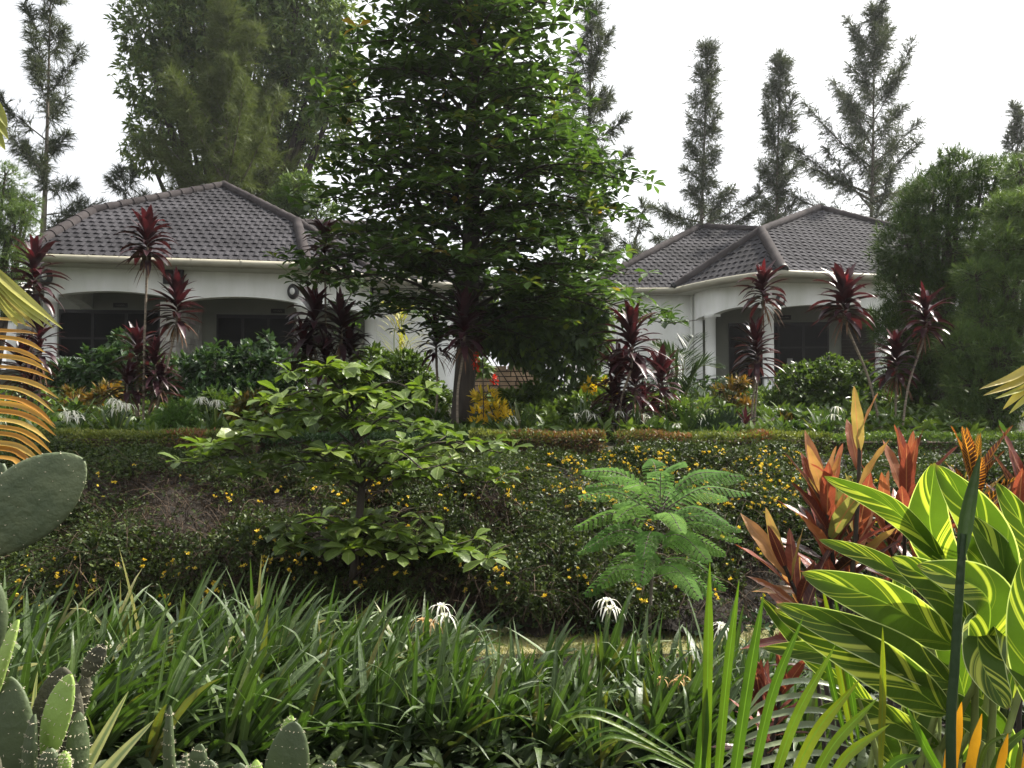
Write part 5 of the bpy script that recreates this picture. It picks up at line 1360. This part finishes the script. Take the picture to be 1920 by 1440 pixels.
# ------------------------------------------------------------------ striped ginger
def ginger():
    rng = RNG(151); d = 2.15
    b = P(1760, 1440, d); e = thing("shell_ginger", "big striped yellow and green ginger leaves filling the lower right corner", "plant", [b[0], d, 0.0])
    b = np.array([b[0], d, 0.0])
    # (base px, base py, depth) (mid) (tip) width m, facing
    sp = [([(1795, 1215, 2.15), (1660, 1130, 2.0), (1503, 1074, 1.9)], .135, (-.2, -.6, .8)),
          ([(1790, 1285, 2.1), (1650, 1210, 1.95), (1455, 1133, 1.85)], .12, (-.2, -.7, .7)),
          ([(1780, 1340, 2.1), (1640, 1240, 1.95), (1452, 1143, 1.9)], .14, (-.3, -.75, .6)),
          ([(1775, 1060, 2.4), (1680, 960, 2.3), (1545, 893, 2.2)], .085, (-.5, -.55, .7)),
          ([(1790, 1090, 2.4), (1745, 990, 2.35), (1752, 868, 2.3)], .15, (-.5, -.85, .3)),
          ([(1870, 1180, 2.3), (1850, 1010, 2.25), (1755, 872, 2.2)], .16, (-.1, -.85, .5)),
          ([(1870, 1250, 2.2), (1770, 1110, 2.1), (1670, 1045, 2.05)], .13, (0, -.6, .8)),
          ([(1840, 1260, 2.1), (1850, 1120, 2.0), (1720, 1060, 1.95)], .15, (.1, -.6, .8)),
          ([(1930, 1180, 2.3), (1880, 1060, 2.25), (1815, 965, 2.2)], .12, (.1, -.8, .5)),
          ([(1960, 1120, 2.4), (1930, 1010, 2.4), (1868, 905, 2.4)], .11, (-.3, -.85, .4)),
          ([(1745, 1110, 2.5), (1640, 1050, 2.4), (1535, 1012, 2.35)], .07, (-.2, -.5, .85)),
          ([(1830, 1150, 2.1), (1840, 1240, 2.0), (1890, 1330, 1.95)], .12, (.3, -.8, .4)),
          ([(1870, 1150, 2.1), (1905, 1230, 2.0), (1960, 1330, 1.95)], .12, (.4, -.8, .4)),
          ([(1760, 1400, 2.2), (1640, 1340, 2.1), (1530, 1330, 2.1)], .09, (0, -.6, .8)),
          ([(1730, 1300, 2.3), (1560, 1230, 2.3), (1430, 1215, 2.3)], .08, (0, -.6, .8)),
          ([(1650, 1340, 2.4), (1540, 1240, 2.4), (1425, 1120, 2.4)], .09, (-.5, -.7, .5)),
          ([(1760, 1330, 2.4), (1700, 1180, 2.45), (1690, 1040, 2.5)], .10, (-.4, -.9, .2)),
          ([(1900, 1330, 2.4), (1870, 1200, 2.45), (1905, 1050, 2.5)], .13, (.3, -.9, .2)),
          ([(1820, 1350, 2.3), (1790, 1240, 2.3), (1740, 1130, 2.25)], .10, (-.3, -.9, .3)),
          ([(1960, 1350, 2.0), (1935, 1200, 1.95), (1925, 1040, 1.95)], .14, (-.4, -.85, .3)),
          ([(1880, 1400, 2.2), (1800, 1330, 2.2), (1720, 1290, 2.1)], .09, (0, -.7, .7)),
          ([(1700, 1420, 2.2), (1720, 1300, 2.25), (1650, 1200, 2.2)], .10, (-.4, -.8, .4)),
          ([(1800, 1430, 2.5), (1840, 1300, 2.5), (1800, 1190, 2.5)], .12, (0, -.9, .4)),
          ([(1900, 1450, 2.4), (1860, 1360, 2.4), (1790, 1290, 2.35)], .11, (-.2, -.8, .5)),
          ([(1690, 1450, 2.5), (1640, 1360, 2.5), (1560, 1280, 2.45)], .10, (-.3, -.8, .5))]
    st = MB()
    for i, (pts, W, N) in enumerate(sp):
        w = [P(*q) for q in pts]; lf = MB()
        blade(lf, w, W * .82, nrm(np.array([N[0] - .25, N[1] - .25, N[2] * .25 + .05]) + rng.normal(0, .07, 3)), lambda t: np.clip(np.sin(np.pi * np.clip(t, 0, 1) ** .85) ** .62, .02, 1), 34, 8, .18, .10, .028, rng.uniform(0, 1))
        make("leaf", lf, M['ginger'], e)
        g = b + rng.normal(0, .12, 3) * [1, 1, 0]
        tube(st, [g, (g + w[0]) / 2 + rng.normal(0, .03, 3), w[0], w[0] + (w[1] - w[0]) * .1], [.012, .009, .004], 7, n=14)
    make("stem", st, M['lilystem'], e)
ginger()

def single_leaves(name, label, cat, lst, mt, seed, base=None, part="leaf", across=3, prof=strap, group=None, each=False, fold=.35):
    """lst: (pixel polyline with depth, width m, facing)"""
    rng = RNG(seed)
    b = P(*lst[0][0][0]) if base is None else np.array(base, float)
    e = thing(name, label, cat, [b[0], b[1], 0.0 if base is None else b[2]], group)
    mb = MB(); ground = np.array([b[0], b[1], 0.0 if base is None else b[2]])
    for i, (pts, W, N) in enumerate(lst):
        if each: mb = MB()
        blade(mb, [P(*q) for q in pts], W, nrm(np.array(N, float)), prof, 16, across if across % 2 == 0 else across + 1, fold, 0, 0, rng.uniform(0, 1))
        if each: make(part, mb, M[mt], e)
    if not each: make(part, mb, M[mt], e)
    return e, ground
# dark upright rolled shoot
def spear():
    e = thing("leaf_shoot", "dark upright rolled leaf shoot standing in front of the striped ginger", "plant", [P(1786, 1330, 1.7)[0], 1.7, 0.0])
    st = MB(); tube(st, [[P(1786, 1330, 1.7)[0], 1.7, 0], P(1783, 1440, 1.7), P(1790, 1250, 1.7), P(1800, 1090, 1.7), P(1806, 1000, 1.7)], [.011, .010, .009, .007], 10, n=24)
    make("stem", st, M['spear'], e)
    lf = MB(); blade(lf, [P(1800, 1060, 1.7), P(1815, 960, 1.7), P(1838, 850, 1.7)], .028, nrm([-.5, -.85, .1]), lance, 16, 4, .9, 0, 0, .3)
    make("leaf", lf, M['spear'], e)
spear()

# green upright frond, lower right
def frond(name, label, rachis, leaflets, mt, W, seed, cat="palm", N=(0, -.8, .6), group=None, base=None, ext=None, prof=strap, more=None):
    rng = RNG(seed); r = [P(*q) for q in rachis]
    b = np.array(base if base is not None else [r[0][0], r[0][1], 0.0], float)
    e = thing(name, label, cat, b, group)
    st = MB(); tube(st, [b] + r, [.014, .010, .004], 7, n=26); make("rachis", st, M['lilystem'], e)
    lf = MB()
    for L in leaflets:
        pts = [P(*q) for q in L]
        blade(lf, pts, W * rng.uniform(.85, 1.15), nrm(np.array(N, float) + rng.normal(0, .12, 3)), prof, 14, 2, .45, 0, 0, rng.uniform(0, 1))
    make("frond", lf, M[mt], e)
    for L in (more or []):
        lf = MB(); blade(lf, [P(*q) for q in L], W, nrm(np.array(N, float)), prof, 14, 2, .45); make("leaflet", lf, M[mt], e)
d = 1.6
frond("palm_plant", "green palm frond with seven upright blades rising from the lower right edge", [(1420, 1560, d), (1600, 1560, d)],
      [[(1322, 1560, d), (1327, 1250, d), (1331, 1052, d)], [(1338, 1560, d), (1362, 1280, d), (1386, 1086, d)], [(1362, 1560, d), (1400, 1300, d), (1432, 1112, d)],
       [(1395, 1540, d), (1445, 1310, d), (1506, 1156, d)], [(1430, 1530, d), (1490, 1350, d), (1567, 1208, d)], [(1465, 1520, d), (1525, 1380, d), (1612, 1274, d)],
       [(1500, 1520, d), (1560, 1400, d), (1646, 1308, d)], [(1545, 1500, d), (1585, 1420, d), (1668, 1358, d)], [(1640, 1480, d), (1680, 1430, d), (1728, 1416, d)], [(1775, 1470, d), (1735, 1400, d), (1700, 1325, d)],
       [(1300, 1560, d), (1316, 1400, d), (1326, 1290, d)]], 'palmgreen', .019, 161, N=(-.3, -.9, .2))
d = 1.7
frond("palm_plant", "arching yellow green palm frond low in front of the lilies right of centre", [(1400, 1560, d), (1370, 1500, d), (1335, 1455, d)],
      [[(1345, 1460, d), (1190, 1358, d), (1112, 1329, d), (1040, 1345, d)], [(1330, 1460, d), (1175, 1370, d), (1090, 1343, d), (1035, 1372, d)],
       [(1290, 1440, d), (1185, 1380, d), (1130, 1370, d), (1075, 1405, d)], [(1260, 1410, d), (1160, 1382, d), (1120, 1390, d), (1095, 1410, d)], [(1260, 1420, d), (1175, 1388, d), (1140, 1394, d), (1110, 1415, d)],
       [(1290, 1440, d), (1200, 1400, d), (1165, 1408, d), (1140, 1420, d)], [(1300, 1450, d), (1230, 1422, d), (1205, 1424, d), (1175, 1432, d)]], 'palmgreen', .011, 162, N=(.1, -.6, .8), prof=lance)
d = 2.05
frond("palm_plant", "grey green palm frond with pale drooping leaflets behind the upright blades", [(1660, 1520, d), (1640, 1400, d), (1610, 1310, d)],
      [[(1605, 1300 + i * 26, d), (1520, 1278 + i * 27, d), (1440 - 10 * i, 1290 + i * 30, d), (1400 - 14 * i, 1335 + i * 28, d)] for i in range(7)], 'palmgrey', .017, 163, N=(0, -.6, .8), prof=lance)
d = 1.75
single_leaves("golden_leaf_plant", "young plant with two upright golden yellow leaves at the bottom right", "plant",
              [([(1772, 1500, d), (1785, 1400, d), (1803, 1316, d)], .030, (-.1, -1, .1)), ([(1808, 1500, d), (1822, 1410, d), (1841, 1338, d)], .024, (.1, -1, .1)),
               ([(1915, 1500, d), (1925, 1420, d), (1950, 1340, d)], .024, (.1, -1, .1)), ([(1862, 1500, d), (1875, 1430, d), (1890, 1375, d)], .02, (.1, -1, .1))], 'goldleaf', 164, across=2, each=True)
single_leaves("narrow_leaf_plant", "thin green strap leaves arching at the bottom right corner", "plant",
              [([(1845, 1500, 1.8), (1880, 1410, 1.8), (1950, 1350, 1.8)], .02, (-.2, -.9, .4)), ([(1830, 1470, 1.8), (1850, 1400, 1.8), (1900, 1372, 1.8)], .01, (-.2, -.9, .4)),
               ([(1900, 1480, 1.8), (1910, 1420, 1.8), (1915, 1385, 1.8)], .012, (0, -.9, .4)), ([(1650, 1470, 1.9), (1655, 1300, 1.9), (1655, 1175, 1.9)], .016, (-.4, -.9, .1)),
               ([(1600, 1400, 2.0), (1570, 1230, 2.0), (1540, 1090, 2.0)], .02, (-.4, -.9, .1)), ([(1612, 1400, 2.0), (1585, 1230, 2.0), (1562, 1100, 2.0)], .018, (-.4, -.9, .1)), ([(1590, 1400, 2.0), (1553, 1250, 2.0), (1528, 1110, 2.0)], .016, (-.4, -.9, .1))], 'palmgreen', 165, across=2, prof=lance)
# right edge pale frond
d = 2.6
frond("palm_plant", "pale straw coloured palm frond tip reaching in from the right edge", [(2010, 640, d), (1960, 680, d), (1930, 705, d)],
      [[(1955, 670, d), (1900, 708, d), (1836, 730, d)], [(1960, 685, d), (1905, 720, d), (1843, 742, d)], [(1960, 700, d), (1915, 735, d), (1880, 768, d)], [(1965, 715, d), (1925, 748, d), (1892, 776, d)], [(1965, 700, d), (1930, 725, d), (1865, 748, d)],
       [(1965, 730, d), (1940, 760, d), (1915, 782, d)]], 'palmyellow', .028, 166, N=(-.2, -.7, .7), base=[P(2120, 800, d)[0], d, 0], prof=lance)
# left edge orange frond and yellow green frond
d = 1.95
Lz = [((0, 600), (57, 612)), ((0, 622), (67, 624)), ((0, 635), (82, 660)), ((0, 655), (80, 681)), ((0, 670), (90, 697)), ((0, 690), (97, 712)), ((0, 710), (107, 746)), ((0, 728), (98, 772)), ((0, 747), (100, 797)),
      ((0, 758), (101, 802)), ((0, 773), (101, 815)), ((0, 790), (90, 828)), ((0, 803), (96, 850)), ((0, 815), (85, 862)), ((0, 833), (78, 872)), ((0, 843), (67, 880)), ((0, 860), (57, 891)), ((0, 900), (26, 932)), ((0, 913), (20, 938)), ((0, 950), (8, 965))]
lts = []
for (a, b_) in Lz:
    dx = b_[0] - a[0]; dyy = b_[1] - a[1]
    lts.append([(a[0] - 130, a[1] - 6, d), (a[0] + .1 * dx, a[1] - 1, d), (a[0] + .65 * dx, a[1] + .35 * dyy, d - .02), (b_[0] + 4, b_[1] + 2, d - .04)])
frond("palm_plant", "orange yellow dying palm frond with combed leaflets at the left edge", [(-170, 1100, d), (-150, 900, d), (-130, 700, d), (-120, 590, d)], lts, 'palmorange', .0125, 167, N=(.1, -.75, .6))
lts = [[(-40, 480 + 4 * i, d), (30 - 4 * i, 545 + 6 * i, d), (118 - 17 * i, 617 - 1 * i, d - .05)] for i in range(6)]
lts2 = [[(-40, 150, d), (-5, 205, d), (14, 240, d)], [(-40, 180, d), (-8, 225, d), (16, 262, d)], [(-40, 210, d), (-10, 250, d), (10, 282, d)]]
frond("palm_plant", "yellow green palm frond slanting down over the orange one at the left edge", [(-170, 1100, d + .1), (-160, 700, d + .1), (-110, 480, d + .05), (-40, 480, d)], lts, 'palmyellow', .026, 168, N=(.4, -.8, .5), prof=lance, more=lts2)

# ------------------------------------------------------------------ cacti
def pad_mesh(base, tip, W, T, face, rng, k=14, a_n=20, sl=1.0, sp_=.11):
    base = np.array(base, float); tip = np.array(tip, float); ax = tip - base
    N = np.array(face, float); N = nrm(N - nrm(ax) * np.dot(N, nrm(ax))); S = nrm(np.cross(ax, N))
    mb = MB(); V = []
    ts = (1 - np.cos(np.linspace(0, np.pi, a_n))) / 2
    ph = np.linspace(0, 2 * np.pi, 24, endpoint=False)
    wob = rng.uniform(-.03, .03)
    for t in ts:
        w = W / 2 * (math.sin(math.pi * t ** 1.25) ** .55 if 0 < t < 1 else .02) * (1 if t > .02 else .3)
        w = max(w, .003); th = T / 2 * (math.sin(math.pi * min(.98, max(.02, t))) ** .4) * (1.15 - .35 * t)
        bend = N * (math.sin(t * 3) * .04 * np.linalg.norm(ax))
        for p in ph:
            c, s_ = math.cos(p), math.sin(p)
            V.append(base + ax * t + bend + S * w * math.copysign(abs(c) ** .9, c) + N * min(th, w) * math.copysign(abs(s_) ** .8, s_))
    idx = np.arange(a_n * 24).reshape(a_n, 24); nx = np.roll(idx, -1, 1)
    mb.add(V, np.stack([idx[:-1], nx[:-1], nx[1:], idx[1:]], -1), None, rng.uniform(0, 1))
    # areoles with short spines
    sp = MB(); A, B = [], []
    for t in np.arange(.14, .98, sp_):
        w = W / 2 * math.sin(math.pi * t ** 1.25) ** .55; th = T / 2 * math.sin(math.pi * t) ** .4 * (1.15 - .35 * t)
        for u in np.arange(-.9, .95, .36) + (.18 if int(t * 100) % 2 else 0):
            if abs(u) > .97: continue
            for sg in (-1, 1):
                p = base + ax * t + N * (math.sin(t * 3) * .04 * np.linalg.norm(ax)) + S * w * u + N * sg * min(th, w) * (1 - u * u) ** .4
                for j in range(2):
                    A.append(p); B.append(p + nrm(N * sg + S * u * 1.2 + rng.normal(0, .5, 3)) * rng.uniform(.004, .010) * sl)
    for u in (-1, 1):
        for t in np.arange(.1, 1, sp_ * .7):
            w = W / 2 * math.sin(math.pi * t ** 1.25) ** .55; p = base + ax * t + S * w * u + N * (math.sin(t * 3) * .04 * np.linalg.norm(ax))
            A.append(p); B.append(p + nrm(S * u + rng.normal(0, .4, 3)) * rng.uniform(.004, .010) * sl)
    tubes(sp, A, B, .0009, .0003, sides=3)
    return mb, sp
def cactus(label, base, pads, seed):
    rng = RNG(seed); e = thing("prickly_pear", label, "cactus", base)
    for (b, t, W, T, face, mt) in pads:
        mb, sp = pad_mesh(P(*b), P(*t), W, T, face, rng, sl=.3 if W > .135 else .75, sp_=.2 if mt == 'cactusold' else .13)
        o = make("pad", mb, M[mt], e); make("spines", sp, M['spine'], o)
d = 1.45
cactus("prickly pear with one big dark oval pad leaning in at the left edge", [P(-90, 1200, d)[0], d, 0],
       [((-75, 1045, d), (158, 862, d), .138, .026, (.15, -1, .1), 'cactuspale'), ((-40, 1040, d + .12), (6, 868, d + .1), .07, .03, (-.2, -1, .1), 'cactus'),
        ((-110, 1330, d), (-70, 1040, d), .18, .035, (.3, -1, 0), 'cactus'), ((-110, 1700, d), (-105, 1320, d), .2, .05, (.3, -1, 0), 'cactusold'), ((-100, 2600, d), (-110, 1690, d), .2, .09, (.3, -1, 0), 'cactusold')], 171)
d = 1.9
cactus("clustered prickly pear with two bright lime pads in the lower left corner", [P(40, 1440, d)[0], d, 0],
       [((-22, 1345, d), (36, 1162, d), .070, .026, (-.7, -.7, .1), 'cactusyoung'), ((22, 1560, d), (18, 1268, d), .125, .035, (.1, -1, .1), 'cactus'), ((100, 1520, d + .08), (118, 1250, d + .08), .13, .035, (.1, -1, .1), 'cactusold'),
        ((85, 1440, d - .06), (134, 1264, d - .06), .078, .028, (-.35, -.95, .15), 'cactusyoung'), ((60, 1520, d - .1), (66, 1338, d - .1), .05, .026, (-.6, -.8, .1), 'cactus'),
        ((138, 1520, d), (148, 1334, d), .052, .028, (.6, -.8, .1), 'cactus'), ((146, 1345, d + .1), (162, 1262, d + .1), .036, .024, (.5, -.85, .1), 'cactusold'), ((155, 1275, d + .1), (195, 1208, d + .1), .044, .022, (.3, -.95, .1), 'cactusold'),
        ((92, 1480, d - .12), (95, 1402, d - .12), .05, .028, (0, -1, .2), 'cactus'), ((122, 1460, d - .12), (121, 1408, d - .12), .03, .02, (0, -1, .2), 'cactusyoung'),
        ((60, 1800, d), (50, 1500, d), .17, .06, (0, -1, 0), 'cactusold'), ((70, 2030, d), (60, 1780, d), .14, .09, (0, -1, 0), 'cactusold')], 172)
d = 2.3
cactus("low prickly pear with rounded dark pads along the bottom edge left of centre", [P(440, 1440, d)[0], d, 0],
       [((330, 1520, d), (320, 1322, d), .042, .030, (-.7, -.7, 0), 'cactus'), ((355, 1530, d), (376, 1394, d), .068, .03, (.1, -1, .1), 'cactus'), ((345, 1480, d - .05), (349, 1410, d - .05), .022, .02, (-.5, -.9, 0), 'cactus'),
        ((390, 1530, d - .08), (393, 1424, d - .08), .075, .03, (0, -1, .2), 'cactus'), ((455, 1540, d - .06), (448, 1430, d - .06), .075, .03, (.1, -1, .2), 'cactus'), ((478, 1540, d - .1), (480, 1424, d - .1), .05, .028, (.4, -.9, .1), 'cactusyoung'),
        ((520, 1560, d), (552, 1352, d), .125, .034, (.1, -1, .1), 'cactus'), ((530, 1400, d + .06), (548, 1342, d + .06), .04, .024, (-.3, -.9, .1), 'cactusyoung'), ((605, 1520, d), (620, 1425, d), .06, .028, (.1, -1, .2), 'cactus'),
        ((450, 1900, d), (440, 1500, d), .2, .08, (0, -1, 0), 'cactusold'), ((500, 1640, d), (560, 1500, d), .14, .05, (0, -1, 0), 'cactusold'), ((420, 1650, d), (350, 1490, d), .14, .05, (0, -1, 0), 'cactusold'), ((560, 1640, d + .03), (612, 1500, d + .03), .08, .04, (0, -1, 0), 'cactusold')], 173)
d = 2.0
single_leaves("agave_plant", "pale cream edged agave with pointed leaves beside the lime cactus pads", "plant",
              [([(120, 1520, d), (185, 1400, d), (241, 1296, d)], .046, (.2, -.7, .7)), ([(130, 1540, d), (215, 1430, d), (289, 1350, d)], .052, (.3, -.6, .75)), ([(62, 1400, d), (66, 1310, d), (71, 1258, d)], .026, (-.4, -.9, .1))],
              'agave', 174, across=4, each=True, prof=lambda t: np.clip((1 - t) ** .7, .02, 1))
# ------------------------------------------------------------------ small things
def lamp_post():
    p = P(1028, 581, 13.2); z0 = float(gz(0, 13.2)); e = thing("garden_lamp", "pale shallow domed garden lamp half hidden in the leaves right of the trunk", "lamp", [p[0], p[1], z0])
    mb = MB(); tube(mb, [[p[0], p[1], z0], [p[0], p[1], p[2] - .03]], .025, 8); make("post", mb, M['black'], e)
    s = MB(); tube(s, [[p[0], p[1], p[2] + z] for z in (-.05, -.03, 0, .025, .035)], [.12, .12, .095, .05, .005], 20, cap=True); make("lamp_shade", s, M['lampshade'], e)
lamp_post()
def arch_rail():
    d = 9.2; a, b = P(1105, 822, d), P(1168, 822, d); e = thing("metal_arch", "small black metal arch railing among the lilies by the red cordyline stems", "railing", (a + b) / 2)
    mb = MB(); tube(mb, [[a[0], d, 1.1], P(1106, 806, d), P(1135, 795, d), P(1165, 800, d), [b[0], d, 1.1]], .009, 6, n=24)
    tube(mb, [P(1108, 815, d), P(1135, 806, d), P(1164, 812, d)], .006, 6, n=12)
    for px in (1116, 1126, 1136, 1146, 1156): tubes(mb, [P(px, 830, d)], [P(px, 801, d)], .004, .004)
    make("rail", mb, M['black'], e)
arch_rail()
def red_blooms():
    rng = RNG(181)
    for (px, py, hpx, d, lab) in ((892, 678, 36, 10.0, "hanging bright red flower spike beside the tall tree's trunk"), (927, 712, 16, 13, "small red flower cluster in front of the brown slab wall")):
        p = P(px, py, d); e = thing("red_flower", lab, "flower", [p[0], p[1], float(gz(0, d))])
        n = 46; h = hpx / F * d; q = p + np.stack([rng.normal(0, .02, n), rng.normal(0, .02, n), rng.uniform(-.5, .5, n) * h], 1)
        mb = MB(); leaves(mb, q, rdir(rng, n) * [1, 1, .6], rdir(rng, n), .055, .028, oval, 2, .5, .2, 2, rng.uniform(0, 1, n)); make("bloom", mb, M['redflower'], e)
        st = MB(); tube(st, [[p[0] + .1, p[1] + .05, float(gz(0, d))], [p[0] + .08, p[1], p[2] + h * .3], p + [0, 0, h * .5]], [.008, .004], 5, n=12); make("stem", st, M['bark'], e)
red_blooms()

# ------------------------------------------------------------------ thin volume added to imitate lens glare
def glare_haze():
    m, n, l = mat("glare_haze"); out = n.new("ShaderNodeOutputMaterial"); v = n.new("ShaderNodeVolumePrincipled")
    v.inputs["Color"].default_value = (0.95, 0.97, 1.0, 1); v.inputs["Density"].default_value = 0.0004; v.inputs["Anisotropy"].default_value = 0.35
    l.new(v.outputs[0], out.inputs["Volume"])
    mb = MB(); box(mb, (-60, -62, -1.0), (60, 48, 26.0)); o = make("glare_haze", mb, m, smooth=False); o["kind"] = "stuff"
    o["label"] = "thin bright volume added to imitate lens glare over the distant trees"; o["category"] = "glare_haze"
glare_haze()
